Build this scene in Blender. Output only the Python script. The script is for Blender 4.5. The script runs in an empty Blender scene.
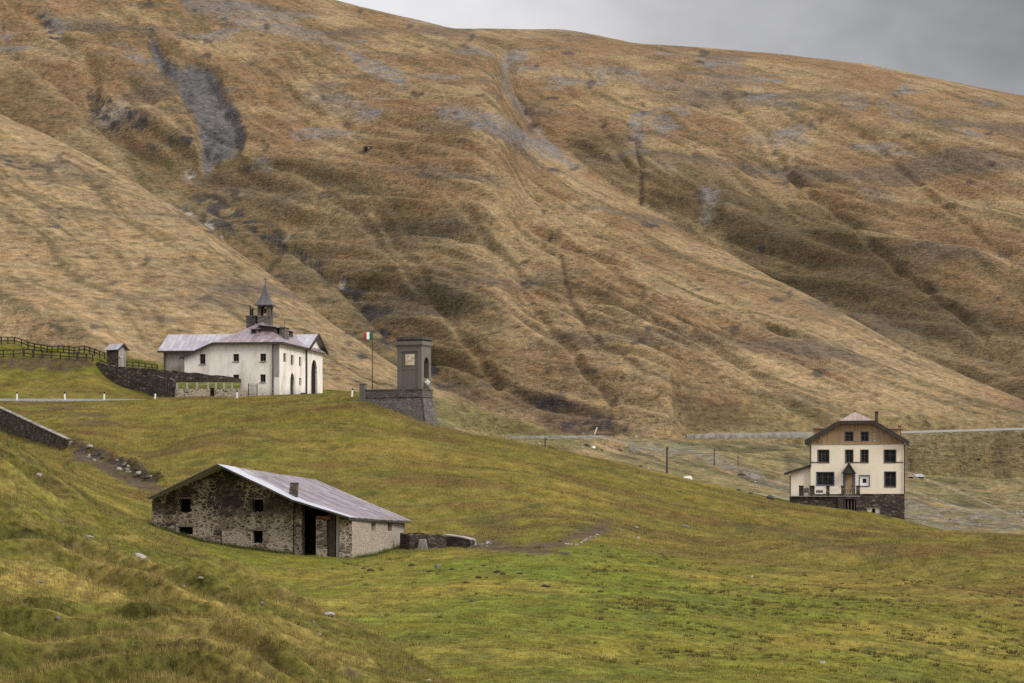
import bpy, bmesh, math, random
import numpy as np
from mathutils import Vector, Matrix

random.seed(7)
rng = np.random.default_rng(11)
SC = bpy.context.scene
COL = SC.collection
F = 2418.0          # focal length expressed in picture widths * 1024 (85 mm lens)
HZ = 480.0          # the row of the level horizon
R = math.radians

# ------------------------------------------------------------------ noise
def _hash(ix, iy, seed):
    h = (ix.astype(np.int64) * 374761393 + iy.astype(np.int64) * 668265263 + seed * 974711) & 0xFFFFFFFF
    h = ((h ^ (h >> 13)) * 1274126177) & 0xFFFFFFFF
    return (h ^ (h >> 16)) & 0xFFFFFFFF

def perlin(x, y, seed=0):
    x = np.asarray(x, float); y = np.asarray(y, float)
    x, y = np.broadcast_arrays(x, y)
    ix = np.floor(x); iy = np.floor(y)
    fx = x - ix; fy = y - iy
    ix = ix.astype(np.int64); iy = iy.astype(np.int64)
    u = fx * fx * fx * (fx * (fx * 6 - 15) + 10)
    v = fy * fy * fy * (fy * (fy * 6 - 15) + 10)
    def g(dx, dy):
        a = _hash(ix + dx, iy + dy, seed) * (2 * math.pi / 4294967296.0)
        return np.cos(a) * (fx - dx) + np.sin(a) * (fy - dy)
    n0 = g(0, 0); n1 = g(1, 0); a = n0 + u * (n1 - n0)
    n0 = g(0, 1); n1 = g(1, 1); b = n0 + u * (n1 - n0)
    return (a + v * (b - a)) * 1.5

def fbm(x, y, seed=0, oct=3, gain=0.5):
    s = 0; a = 1.0
    for i in range(oct):
        s = s + a * perlin(x * 2.03 ** i, y * 2.03 ** i, seed + i * 17)
        a *= gain
    return s

def sstep(a, b, x):
    t = np.clip((x - a) / (b - a), 0, 1)
    return t * t * (3 - 2 * t)

def smax(a, b, k):
    d = np.maximum(k - np.abs(a - b), 0)
    return np.maximum(a, b) + d * d / (4 * k)

def lut(pts, sig=7):
    xs = np.arange(-520, 1561, 1.0)
    p = np.array(pts, float)
    v = np.interp(xs, p[:, 0], p[:, 1])
    lo, hi = p[0, 0], p[-1, 0]
    s0 = (p[1, 1] - p[0, 1]) / (p[1, 0] - p[0, 0]); s1 = (p[-1, 1] - p[-2, 1]) / (p[-1, 0] - p[-2, 0])
    v = np.where(xs < lo, p[0, 1] + (xs - lo) * s0 * .5, v)
    v = np.where(xs > hi, p[-1, 1] + (xs - hi) * s1 * .5, v)
    k = np.exp(-0.5 * (np.arange(-3 * sig, 3 * sig + 1) / sig) ** 2); k /= k.sum()
    vp = np.concatenate([np.full(3 * sig, v[0]), v, np.full(3 * sig, v[-1])])
    v = np.convolve(vp, k, 'valid')
    return lambda q: np.interp(q, xs, v)

# ------------------------------------------------------------------ the lie of the land
CP = [
 # meadow round the barn and towards the camera (azimuth column, distance, level)
 (-350,30,860),(0,30,900),(300,30,960),(0,70,700),(-350,70,700),(512,30,900),(700,30,940),(1024,30,1000),(1400,30,1050),
 (-300,190,440),(-300,120,470),(-300,280,380),(-300,320,350),(-300,360,335),
 (0,120,470),(0,190,455),(0,240,445),(16,285,433),(60,190,482),(60,270,448),(100,225,487),(100,285,432),(140,210,505),(150,245,488),(150,280,450),
 (60,120,510),(160,195,526),(160,150,560),(215,192,541),(293,188,557),(350,188,558),(405,208,548),(300,215,530),(250,150,590),(350,150,586),(250,100,640),(350,100,650),
 (420,110,625),(420,75,690),(420,175,565),(470,200,551),(440,208,547),(490,206,547),(440,221,529),(440,245,488),(440,275,455),
 (300,245,490),(300,275,446),(200,240,490),(200,275,440),(240,300,415),
 (0,310,404),(70,311,404),(130,312,404),(200,313,399.5),(280,313,398.5),(340,309,400),
 (0,325,398),(70,327,398),(130,328,399),(180,330,399),(240,330,397.5),(300,338,396),(320,352,396),
 (-60,361,344),(0,361,344),(30,361,347),(55,361,351),(85,361,352),(105,361,358),(-40,351,357),(0,351,357),(50,351,358),(90,351,359.5),(0,346,370),(60,346,371),(90,345,369),(110,352,368),(140,352,380),(110,335,392),(180,345,388),(230,350,392),(170,360,372),(250,380,385),(320,385,392),
 (0,395,345),(100,395,355),(-300,400,300),(360,380,392),(400,330,402),
 (362,306,398),(400,302,413),(440,300,429),(437,320,425),(500,308,440),(560,310,452),(620,313,464),(680,314,478),(740,313,491),(790,306,505.5),(850,296,516),(905,288,530),(960,284,532.5),(1024,280,535),(1200,272,547),(1400,258,566),
 (560,262,485),(560,222,517),(560,190,544),(560,150,585),(560,100,645),
 (620,270,495),(620,190,553),(620,150,588),(620,100,655),
 (700,265,518),(700,215,550),(700,170,577),(700,130,612),(700,85,676),
 (780,270,525),(780,215,556),(780,160,593),
 (860,250,543),(860,215,562),(860,180,580),(860,150,605),(860,95,676),
 (960,230,557),(960,200,580),(960,150,612),
 (1024,225,566),(1024,185,592),(1024,145,628),(1024,105,683),(1200,200,600),(1200,120,685),(1400,150,670),
 # behind the crest, the valley
 (440,345,428),(440,430,425),(500,350,445),(500,460,441),(560,350,460),(560,430,455),(560,600,438),(560,760,434),(640,360,475),(640,460,459),(640,650,438),
 (700,350,492),(700,420,484),(700,500,468),(700,700,439),(790,330,503),(790,360,505),(780,430,496),(780,520,478),(800,620,452),(800,720,439),
 (850,330,507),(905,330,522),(905,400,529),(905,480,516),(905,640,480),(905,800,442),
 (960,330,542),(960,430,531),(960,540,508),(960,640,488),(960,760,455),(1024,330,548),(1024,430,534),(1024,520,516),(1024,640,490),(1024,800,440),
 (1250,330,562),(1250,520,525),(1250,800,440),(1400,300,574),(1400,800,440),
 (440,520,430),(440,800,430),(700,1000,425),(1024,1100,420),(200,500,380),(200,800,400),(0,600,350),(0,900,370),(-350,600,280),(-350,900,300),(1400,1200,420),
 (440,1400,420),(0,1400,400),(900,1500,415),(512,2600,420),(0,2600,420),(1024,2600,420),
]
_cp = np.array(CP, float)
def _uv(px, Y): return px / 420.0, np.log(np.maximum(Y, 5.0)) * 2.2
_cu, _cv = _uv(_cp[:, 0], _cp[:, 1])
def _k(r2): return 0.5 * r2 * np.log(r2 + 1e-9)
_n = len(_cp)
_A = np.zeros((_n + 3, _n + 3))
_A[:_n, :_n] = _k((_cu[:, None] - _cu) ** 2 + (_cv[:, None] - _cv) ** 2) + np.eye(_n) * 6e-4
_A[:_n, _n] = 1; _A[:_n, _n + 1] = _cu; _A[:_n, _n + 2] = _cv
_A[_n:, :_n] = _A[:_n, _n:].T
_w = np.linalg.solve(_A, np.concatenate([(_cp[:, 2] - 480) / 100.0, [0, 0, 0]]))
def base_py(px, Y):
    u, v = _uv(px, Y)
    o = _w[_n] + _w[_n + 1] * u + _w[_n + 2] * v
    for i in range(_n):
        o = o + _w[i] * _k((u - _cu[i]) ** 2 + (v - _cv[i]) ** 2)
    return o * 100 + 480

def layer(S, Rd, Ft, zF, sb, w):
    S, Rd, Ft, zF = lut(S), lut(Rd, 20), lut(Ft, 20), lut(zF, 20)
    def fn(px, Y, bend=0.0):
        r = Rd(px); zr = (HZ - S(px)) / F * r
        sf = np.clip((zr - zF(px)) / np.maximum(r - Ft(px), 20), .06, 1.0)
        ww = w * r
        d = r - Y
        zz = zr - ((sf + sb) / 2 * (np.sqrt(d * d + ww * ww) - ww) + (sf - sb) / 2 * d)
        return zz - .6 * np.maximum(Ft(px) - 12 - Y, 0) * (Ft(px) > 150)
    fn.R = Rd
    return fn

# near grassy shoulder on the left
LA = layer([(-400,290),(-200,350),(0,434),(30,456),(58,477),(89,498),(120,514),(153,531),(200,555),(242,576),(282,600),(325,620),(380,643),(440,680),(520,735),(700,840),(1100,1050)],
           [(-400,105),(0,98),(150,92),(282,84),(380,77),(440,70),(520,64),(700,50)],
           [(-400,60),(0,60),(200,60),(440,62),(700,45)],
           [(-400,-5.0),(0,-5.04),(200,-5.04),(440,-5.75),(520,-6.6),(700,-9)], .22, .07)
# tan hill behind the chapel
L1 = layer([(-400,-120),(-200,0),(0,116),(60,143),(120,176),(150,194),(200,223),(240,254),(300,301),(335,330),(370,354),(440,397),(500,421),(560,438),(600,448),(680,480),(800,540),(1200,700)],
           [(-400,650),(0,600),(200,540),(330,500),(440,480),(560,520),(700,540)],
           [(-400,385),(0,388),(180,384),(330,388),(440,400),(560,440),(700,450)],
           [(-400,20),(0,17),(180,14),(330,12.5),(440,10),(560,7),(700,-4)], .30, .035)
# spur between the two ravines
L2 = layer([(-400,-180),(-200,-50),(0,55),(33,70),(67,97),(100,128),(150,170),(177,196),(213,222),(266,246),(305,270),(340,296),(366,325),(395,352),(440,386),(500,425),(600,480),(1200,700)],
           [(-400,1000),(0,900),(177,770),(300,690),(440,610),(600,600)],
           [(-400,620),(0,600),(177,540),(300,520),(440,500),(600,520)],
           [(-400,-60),(0,-40),(177,-30),(300,-25),(440,-20),(600,-20)], .34, .02)
# the great central slope
L3 = layer([(-400,-330),(-200,-180),(0,-95),(150,-55),(340,6),(400,21),(450,32),(475,38),(495,52),(510,84),(530,130),(586,174),(640,208),(700,246),(800,294),(900,347),(1024,405),(1100,440),(1300,500)],
           [(-400,2000),(0,1900),(340,1750),(450,1680),(520,1560),(640,1350),(800,1060),(1024,860),(1300,800)],
           [(-400,1000),(0,860),(200,760),(440,640),(640,640),(800,690),(1024,780),(1300,720)],
           [(-400,20),(0,0),(200,-10),(440,-5),(640,11),(800,13),(1024,16),(1300,-5)], .34, .03)
# far side of the valley up to the skyline
L4 = layer([(-400,200),(200,80),(380,36),(450,36),(500,36),(560,36),(600,43),(640,51),(700,54),(760,59),(800,63),(860,70),(920,82),(980,95),(1024,103),(1200,158),(1400,230)],
           [(-400,2300),(450,2250),(640,2200),(1024,2050),(1400,1900)],
           [(-400,1600),(450,1500),(640,1330),(800,1080),(1024,900),(1400,840)],
           [(-400,150),(450,190),(640,140),(800,60),(1024,25),(1400,0)], .35, .04)

def rot(x, y, a):
    c, s = math.cos(a), math.sin(a)
    return x * c + y * s, -x * s + y * c

def pl_dist(px, py, pts):
    """distance (in picture units) to a polyline and the parameter along it"""
    best = np.full(px.shape, 1e9)
    for (x0, y0), (x1, y1) in zip(pts[:-1], pts[1:]):
        dx, dy = x1 - x0, y1 - y0
        t = np.clip(((px - x0) * dx + (py - y0) * dy) / (dx * dx + dy * dy), 0, 1)
        best = np.minimum(best, np.hypot(px - x0 - t * dx, py - y0 - t * dy))
    return best

def inside(px, py, pts):
    c = np.zeros(px.shape, bool)
    n = len(pts)
    for i in range(n):
        x0, y0 = pts[i]; x1, y1 = pts[(i + 1) % n]
        if y0 == y1: continue
        c ^= ((y0 > py) != (y1 > py)) & (px < (x1 - x0) * (py - y0) / (y1 - y0) + x0)
    return c

def blob(px, py, pts, soft=4):
    """soft patch: 1 inside the outline, falling to 0 over `soft` outside"""
    xs = [p[0] for p in pts]; ys = [p[1] for p in pts]
    o = np.zeros(px.shape)
    m = (px > min(xs) - 3 * soft) & (px < max(xs) + 3 * soft) & (py > min(ys) - 3 * soft) & (py < max(ys) + 3 * soft)
    if not m.any(): return o
    a, b = px[m], py[m]
    d = pl_dist(a, b, list(pts) + [pts[0]])
    d = np.where(inside(a, b, pts), -d, d)
    o[m] = sstep(soft, -soft, d)
    return o

def line(px, py, pts, w, soft=None):
    soft = soft or w
    xs = [p[0] for p in pts]; ys = [p[1] for p in pts]
    o = np.zeros(px.shape); e = w + soft + 2
    m = (px > min(xs) - e) & (px < max(xs) + e) & (py > min(ys) - e) & (py < max(ys) + e)
    if not m.any(): return o
    o[m] = sstep(w + soft, max(w - soft, 0) * .5, pl_dist(px[m], py[m], pts))
    return o

ROADC = lut([(-400,300),(-200,312),(0,317),(130,321),(200,324),(300,322),(400,318)], 15)
ROADZ = lut([(-400,10.6),(0,10.40),(130,10.60),(200,10.75),(300,10.8),(400,10.6)], 15)

ROADT = lut([(-400,.14),(0,.105),(70,.09),(130,.07),(165,.03),(190,.0),(400,0)], 12)
VR2 = lut([(640,652),(680,655),(800,668),(1040,700),(1300,730)], 10); VP2 = lut([(640,438.5),(680,438),(800,436.5),(900,432.5),(1040,428.5),(1300,424)], 8)
VRC = lut([(400,464),(480,468),(560,484),(620,500),(690,520),(760,540)], 10)
_rw = [(-40,388,312,424),(0,408.3,300,431),(20,417.5,291,435.5),(40,427,283,442),(60,436.2,276,448),(80,445,269,455)]
RWY = lut([(a,c) for a,b,c,d in _rw], 3); RWF = lut([(a,(HZ-d)/F*c) for a,b,c,d in _rw], 3); RWT = lut([(a,(HZ-b)/F*c) for a,b,c,d in _rw], 3)
def height(px, Y, fine=True, want=False):
    px = np.asarray(px, float); Y = np.asarray(Y, float)
    px, Y = np.broadcast_arrays(px, Y)
    x = (px - 512) / F * Y
    zb = (HZ - base_py(px, Y)) / F * Y
    # road bench in front of the chapel
    rc = ROADC(px); rz = ROADZ(px)
    wr = sstep(5.2, 3.2, np.abs(Y - rc)) * sstep(420, 330, px)
    zb = zb * (1 - wr) + (rz + (Y - rc) * ROADT(px)) * wr
    # rolling folds across the green slopes
    sl = sstep(200, 235, Y) * sstep(420, 330, Y)
    fd = rot(x, Y, R(-8))
    zb = zb + (1 - wr) * sl * (.55 * perlin(fd[0] / 38, fd[1] / 11, 3) + .28 * perlin(fd[0] / 14, fd[1] / 4.5, 4)) * sstep(460, 360, Y)
    # long fold and hollow on the right
    zb = zb + 1.25 * np.exp(-((Y - (212 - (px - 860) * .14)) / 6) ** 2) * sstep(660, 800, px) + .45 * np.exp(-((Y - (180 - (px - 860) * .12)) / 5) ** 2) * sstep(620, 760, px) - 1.5 * np.exp(-((Y - (230 - (px - 860) * .12)) / 9) ** 2) * sstep(680, 820, px)
    if fine:
        zb = zb + .22 * fbm(x / 9, Y / 9, 21, 2) * (1 - wr) * sstep(330, 200, Y)
    wl = sstep(78, 60, px) * sstep(-300, -60, px)
    yw = RWY(px); zft = RWF(px); ztp = RWT(px)
    fr_ = (Y < yw) & (Y > yw - 34)
    zb = np.where(fr_, zb * (1 - wl) + np.minimum(zb, zft - (yw - Y) * .13) * wl, zb)
    bk_ = (Y >= yw) & (Y < yw + 9)
    zb = np.where(bk_, zb * (1 - wl) + np.maximum(zb, ztp - .5 + (Y - yw) * .09) * wl, zb)
    # low scarp of the eroded bank below the wall, and the raised garden plot
    yb_ = np.interp(px, [70, 110, 150, 168], [271, 263, 251, 245]) ; wb = sstep(62, 76, px) * sstep(176, 160, px)
    zb = zb + wb * 1.15 * sstep(-.5, 2.2, Y - yb_) * sstep(16, 5, Y - yb_) * (1 + .35 * perlin(x / 1.6, Y / 1.6, 94)) + wb * .25 * perlin(x / 1.1, Y / 1.2, 95) * sstep(5, 1, np.abs(Y - yb_))
    wg = sstep(172, 176, px) * sstep(244, 240, px) * sstep(329.5, 330.5, Y) * sstep(336, 335.4, Y)
    zb = zb * (1 - wg) + np.maximum(zb, (HZ - 384.5) / F * Y + .25 * (Y - 332) * .4) * wg
    zv = sstep(400, 520, Y)
    zb = zb + zv * .9 * fbm(x / 22, Y / 26, 31, 4, .6)
    za = LA(px, Y)
    if fine:
        wa = sstep(125, 100, Y)
        c0 = (Y + 1.6 * perlin(x / 5, Y / 4.5, 41) + .22 * x) / 2.7
        t0 = c0 - np.floor(c0)
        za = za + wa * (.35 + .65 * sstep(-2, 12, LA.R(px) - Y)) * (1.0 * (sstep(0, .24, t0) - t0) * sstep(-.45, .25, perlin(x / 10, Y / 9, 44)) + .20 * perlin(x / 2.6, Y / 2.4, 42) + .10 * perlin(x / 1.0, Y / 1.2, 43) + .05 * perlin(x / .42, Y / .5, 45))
    z1 = L1(px, Y)
    a1 = rot(x + 6 * perlin(x / 50, Y / 60, 50), Y, R(29))
    if fine:
        q = perlin(a1[0] / 30 + .5 * perlin(x / 60, Y / 60, 5), a1[1] / 170, 51)
        q2 = perlin(a1[0] / 9, a1[1] / 70, 52)
        z1 = z1 + (.15 + .85 * sstep(10, 130, L1.R(px) - Y)) * (1 - .6 * sstep(300, 440, px)) * (7.5 * (np.sqrt(q * q + .006) - .32) + 1.3 * q2) + .4 * perlin(a1[0] / 3.4, a1[1] / 14, 53)
    z2 = L2(px, Y)
    z3 = L3(px, Y)
    z4 = L4(px, Y)
    if fine:
        z2 = z2 + 4.5 * (np.abs(perlin(a1[0] / 30, a1[1] / 200, 61)) - .3) + 1.5 * fbm(x / 16, Y / 22, 62, 3) * .7
        a3 = rot(x + 20 * perlin(x / 170, Y / 260, 70), Y, R(31))
        up = sstep(165, 235, z3)
        rid = lambda q: np.sqrt(q * q + .003)
        q = perlin(a3[0] / 74, a3[1] / 800, 71); q2 = perlin(a3[0] / 30, a3[1] / 420, 72); q3 = perlin(a3[0] / 11, a3[1] / 170, 76)
        g3 = 19 * (rid(q) - .38) + 9.5 * (rid(q2) - .36) + 5.2 * (rid(q3) - .36) + 2.0 * (np.abs(perlin(a3[0] / 5, a3[1] / 60, 73)) - .3)
        b3 = 10 * (np.abs(perlin(x / 150 + .2 + z3 / 70, z3 / 17, 74)) - .4) + 3.5 * (np.abs(perlin(x / 60 + z3 / 50, z3 / 9, 77)) - .4) + 2.2 * fbm(x / 30, Y / 26, 75, 3)
        edge3 = sstep(40, 520, L3.R(px) - Y)
        z3 = z3 + (g3 * (1 - .72 * up) + b3 * (.15 + .85 * up)) * (.12 + .88 * edge3)
        a4 = rot(x + 22 * perlin(x / 200, Y / 300, 80), Y, R(24))
        q = perlin(a4[0] / 110, a4[1] / 900, 81); q2 = perlin(a4[0] / 42, a4[1] / 480, 82); q3 = perlin(a4[0] / 15, a4[1] / 190, 86)
        edge4 = sstep(40, 800, L4.R(px) - Y); up4 = sstep(170, 300, z4)
        b4 = 13 * (np.abs(perlin(x / 190 + z4 / 120, z4 / 24, 83)) - .4) + 5 * (np.abs(perlin(x / 70 + z4 / 80, z4 / 11, 87)) - .4) + 3.5 * fbm(x / 42, Y / 40, 84, 3)
        z4 = z4 + (34 * (rid(q) - .38) + 13 * (rid(q2) - .36) + 7 * (rid(q3) - .36) + 2.6 * (np.abs(perlin(a4[0] / 7, a4[1] / 70, 85)) - .3)) * edge4 * (1 - .6 * up4) + b4 * (.12 + .88 * edge4) * (.3 + .7 * up4)
    zm = smax(z3, z4, 10.0)
    zm = smax(zm, z2, 5.0)
    zm = smax(zm, z1, 3.0)
    z = smax(zb, zm, 1.2)
    z = smax(z, za, .5)
    if fine:
        z = z + .035 * perlin(x / .8, Y / 1.0, 91) * sstep(260, 140, Y) + .06 * perlin(x / 1.7, Y / 2.0, 92) * sstep(330, 200, Y) * (1 - wr)
    # valley road: a bench with an embankment falling towards the viewer
    for yc_, pp_, ws_, sl_b, ln_, tl_ in ((VR2(px), VP2(px), sstep(668, 684, px), .052, 110, .10), (VRC(px), 436.9, sstep(455, 485, px) * sstep(655, 600, px), .035, 60, .12)):
        zr_ = (HZ - pp_) / F * yc_; d_ = yc_ - 4.5 - Y
        em = (d_ > 0) & (d_ < ln_)
        z = np.where(em, z * (1 - ws_) + np.minimum(z, zr_ - tl_ * 4.5 - d_ * (sl_b + .03 * np.exp(-d_ / 12)) + .25 * np.minimum(d_ / 8, 1) * perlin(x / 9, Y / 9, 93)) * ws_, z)
        cu = (d_ < -9) & (d_ > -110)
        z = np.where(cu, z * (1 - ws_) + np.minimum(z, zr_ + .6 + (-d_ - 9) * .62 + 1.2 * perlin(x / 12, z / 7, 90)) * ws_, z)
        w2 = sstep(5.5, 4.3, np.abs(Y - yc_)) * ws_
        z = z * (1 - w2) + (zr_ + (Y - yc_) * tl_) * w2
    py = HZ - z * F / Y
    far = Y > 640
    if fine:
        # ravines and slides cut into the mountain
        cuts = [([(20,6),(58,30),(90,66),(96,100)], 5, 9), ([(505,52),(508,95),(530,122),(556,150)], 5, 9),
                ([(639,112),(637,135),(640,165),(641,205)], 2.2, 3.5), ([(716,180),(712,222),(690,246)], 6, 5),
                ([(300,215),(262,262),(240,280)], 8, 7), ([(375,212),(410,262),(455,325),(500,385)], 4, 6), ([(450,195),(500,258),(556,335),(610,400)], 3, 4.5), ([(545,205),(630,285),(715,348),(790,402)], 3, 4.5), ([(640,235),(740,308),(860,382)], 2.5, 4), ([(470,150),(520,185),(600,240)], 3, 5), ([(300,170),(360,215),(420,290)], 3.5, 6), ([(760,150),(820,198),(900,268),(985,335)], 3, 7), ([(860,135),(930,195),(1012,262)], 3, 7), ([(560,85),(600,120),(625,165)], 3, 6), ([(720,95),(760,130),(800,190)], 3, 6), ([(250,60),(330,120),(420,165)], 3, 6), ([(560,250),(570,300),(600,345),(650,372)], 3, 1.3)]
        wpx = px + 5 * perlin(x / 24, z / 14, 96); wpy = py + 5 * perlin(x / 24, z / 14, 97)
        for pts, w, dep in cuts:
            z = z - np.where(far, .42 * dep * line(wpx, wpy, pts, w * .5, w * 1.8) * (.55 + .9 * np.abs(perlin(x / 30, Y / 50, 98))), 0)
        sl_ = np.where(far, blob(px, py, SLIDE, 5), 0)
        z = z - sl_ * (6 + 2.5 * np.abs(perlin(x / 9, Y / 60, 99)))
    if want:
        who = np.zeros(px.shape, int)
        who = np.where(za >= z - .6, 1, 0)
        who = np.where((who == 0) & (zm > zb), np.where((z1 >= z2) & (z1 >= z3) & (z1 >= z4), 2, np.where((z2 >= z3) & (z2 >= z4), 3, np.where(z3 >= z4, 4, 5))), who)
        return z, who, x
    return z

SLIDE = [(150,35),(160,42),(170,60),(180,68),(205,66),(218,80),(224,95),(235,110),(244,135),(240,148),(225,160),(212,172),(205,170),(202,150),(195,120),(180,90),(165,75),(152,60)]

def gz(px, Y):
    return float(height(np.array([float(px)]), np.array([float(Y)]))[0])
def PT(px, py, Y):
    return Vector(((px - 512) / F * Y, Y, (HZ - py) / F * Y))
def XY(px, Y): return ((px - 512) / F * Y, Y)
def pxof(x, Y): return 512 + x * F / Y
def gxy(x, y): return gz(pxof(x, y), y)

# ------------------------------------------------------------------ the ground mesh
cols = np.concatenate([np.arange(-420, -24, 6.0), np.arange(-24, 1048, 1.7), np.arange(1048, 1446, 6.0)])
rows = [14.0]
while rows[-1] < 2750:
    y = rows[-1]
    if y < 36: d = 1.6
    elif y < 215: d = max(.20, y * y / 17000)
    elif y < 420: d = .75
    elif y < 900: d = 1.25
    elif y < 2300: d = 2.3
    else: d = 25
    rows.append(y + d)
rows = np.array(rows)
PXG, YG = np.meshgrid(cols, rows)
ZG, WHO, XG = height(PXG, YG, True, True)
PYG = HZ - ZG * F / YG

# ---- colours of the cover, with some shade painted in, as masks
x, Y, z, px, py = XG, YG, ZG, PXG, PYG
wx = px + 5 * fbm(x / (Y * .012), Y / (Y * .012 + 2), 301, 3); wy = py + 4 * fbm(x / (Y * .010), z / (Y * .006), 302, 3)
n1 = fbm(x / (Y * .05), Y / (Y * .09), 303, 3)
far = Y > 560
def mix(a, b, t):
    t = np.clip(t, 0, 1)[..., None]
    return a * (1 - t) + np.array(b) * t
col = np.zeros(px.shape + (3,))
# greens of meadow
big = fbm(x / 16, Y / 26, 311, 3); med = fbm(x / 4.5, Y / 7, 312, 3); sml = fbm(x / 1.1, Y / 1.6, 313, 2)
MEADOW = np.array((.112, .104, .018)); LUSH = (.110, .134, .019); DRYG = (.205, .152, .036); BROWN = (.100, .067, .023); DARKG = (.055, .062, .016)
col[:] = MEADOW
lush = np.exp(-((px - 470) / 260) ** 2 - ((py - 580) / 42) ** 2) * 1.1 + .55 * blob(px, py, [(330,560),(560,545),(760,585),(1000,640),(900,690),(400,690),(330,610)], 25)
col = mix(col, LUSH, lush * (.45 + .6 * med) * (Y < 215))
col = mix(col, DRYG, sstep(-.05, .75, big + .5 * med) * .62)
slope_b = sstep(196, 225, Y + (px - 560) * .14 * (px > 560)) * (Y < 345)
col = mix(col, (.145, .108, .030), slope_b * (.30 + .45 * sstep(-.3, .5, fbm(x / 20, Y / 7, 314, 3))))
col = mix(col, BROWN, slope_b * .85 * sstep(.05, .6, fbm(x / 26 + 7, Y / 6, 315, 3)))
col = mix(col, (.075, .054, .024), .7 * (Y < 320) * np.maximum.reduce([blob(wx, wy, p_, 5) for p_ in ([(440,522),(520,514),(600,520),(650,530),(600,536),(520,538),(460,534)], [(640,534),(720,540),(800,552),(760,556),(680,548)], [(780,524),(850,532),(900,545),(860,546),(800,536)], [(905,534),(1030,536),(1030,546),(930,543)], [(860,556),(960,572),(1030,578),(1030,586),(940,580)])]) * sstep(-.4, .3, med))  # dark heather banks, doubling as painted shade on the fold faces
col = mix(col, DARKG, .6 * sstep(.25, .85, med + .5 * sml) * (Y < 330))
# near shoulder: tawny tips over olive
wA = (WHO == 1)
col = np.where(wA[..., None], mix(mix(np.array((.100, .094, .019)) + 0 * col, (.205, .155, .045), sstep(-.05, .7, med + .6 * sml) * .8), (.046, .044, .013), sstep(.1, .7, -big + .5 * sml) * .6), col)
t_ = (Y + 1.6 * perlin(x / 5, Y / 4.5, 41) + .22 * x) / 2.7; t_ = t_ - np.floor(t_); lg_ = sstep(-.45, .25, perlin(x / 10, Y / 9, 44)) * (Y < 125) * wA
col = mix(col, (.044, .036, .014), .78 * lg_ * sstep(.27, .18, t_) * sstep(-.02, .05, t_) * (.7 + .5 * sml))  # ledge risers: soil and thatch, with the shade under tufts painted in
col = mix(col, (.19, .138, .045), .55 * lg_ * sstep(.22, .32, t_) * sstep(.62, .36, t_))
# valley floor
vf = (WHO == 0) & (Y > np.where(px < 430, 400, 335))
colv = mix(mix(np.array((.190, .158, .076)) + 0 * col, (.118, .104, .052), sstep(-.2, .5, fbm(x / 40, Y / 60, 316, 3))), (.24, .178, .092), sstep(.05, .6, fbm(x / 14, Y / 26, 317, 4)) * .75)
col = np.where(vf[..., None], colv, col)
# tan grass of the mountain
TAN = np.array((.258, .184, .102)); OCH = (.178, .108, .057); OLV = (.098, .080, .041); GREYB = (.110, .086, .066); PALE = (.32, .232, .130)
m = WHO >= 2
ct = TAN + 0 * col
SCL = np.choose(np.clip(WHO, 0, 5), [1.0, 1.0, 1.0, 1.5, 2.2, 3.2]) * 1.0
ANG = np.choose(np.clip(WHO, 0, 5), [0, 0, R(29), R(28), R(31), R(24)])
s3x = x * np.cos(ANG) + Y * np.sin(ANG); s3y = -x * np.sin(ANG) + Y * np.cos(ANG)
s3x = s3x + 5 * SCL * perlin(x / (30 * SCL), Y / (40 * SCL), 320)
str_ = .65 * fbm(s3x / (7 * SCL), s3y / (110 * SCL), 321, 4, .62) + .5 * fbm(s3x / (2.2 * SCL), s3y / (26 * SCL), 326, 2)
con = fbm(x / (2.8 * SCL), z / (.62 * SCL), 322, 3, .62) + .35 * fbm(x / (9 * SCL), z / (2.5 * SCL), 327, 2)
patch = fbm(x / (40 * SCL) + s3x / (60 * SCL), z / (13 * SCL), 323, 3)
ct = mix(ct, PALE, .60 * sstep(0, .75, str_ + .30 * con))
ct = mix(ct, OCH, .75 * sstep(-.2, .6, patch + .3 * (py < 200)) * (WHO >= 3))
ct = mix(ct, OLV, .72 * sstep(.0, .7, -str_ + .35 * con + .3 * fbm(x / (30 * SCL), Y / (60 * SCL), 324, 2)))
ct = mix(ct, GREYB, .75 * sstep(.1, .8, fbm(x / (34 * SCL) + 9, z / (9 * SCL), 325, 4)))
# olive bowls and ravine sides with shade painted into the colour, greener low ground
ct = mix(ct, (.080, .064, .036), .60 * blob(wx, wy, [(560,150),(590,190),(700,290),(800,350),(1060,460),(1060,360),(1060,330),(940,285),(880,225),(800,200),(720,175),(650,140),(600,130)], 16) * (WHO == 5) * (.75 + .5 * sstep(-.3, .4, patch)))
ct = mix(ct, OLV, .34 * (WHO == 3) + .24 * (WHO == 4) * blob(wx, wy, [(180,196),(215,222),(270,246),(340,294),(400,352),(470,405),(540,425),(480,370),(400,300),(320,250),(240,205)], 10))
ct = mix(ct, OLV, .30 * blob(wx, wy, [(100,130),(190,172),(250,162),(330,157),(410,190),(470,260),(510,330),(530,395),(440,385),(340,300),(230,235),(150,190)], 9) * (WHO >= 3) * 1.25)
ct = mix(ct, (.135, .120, .046), .8 * blob(wx, wy, [(430,395),(520,410),(600,440),(560,455),(430,432)], 10) * (WHO == 2))
ct = mix(ct, (.150, .125, .052), .55 * blob(wx, wy, [(680,398),(1024,420),(1024,480),(680,470)], 14))
col = np.where(m[..., None], ct, col)

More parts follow.
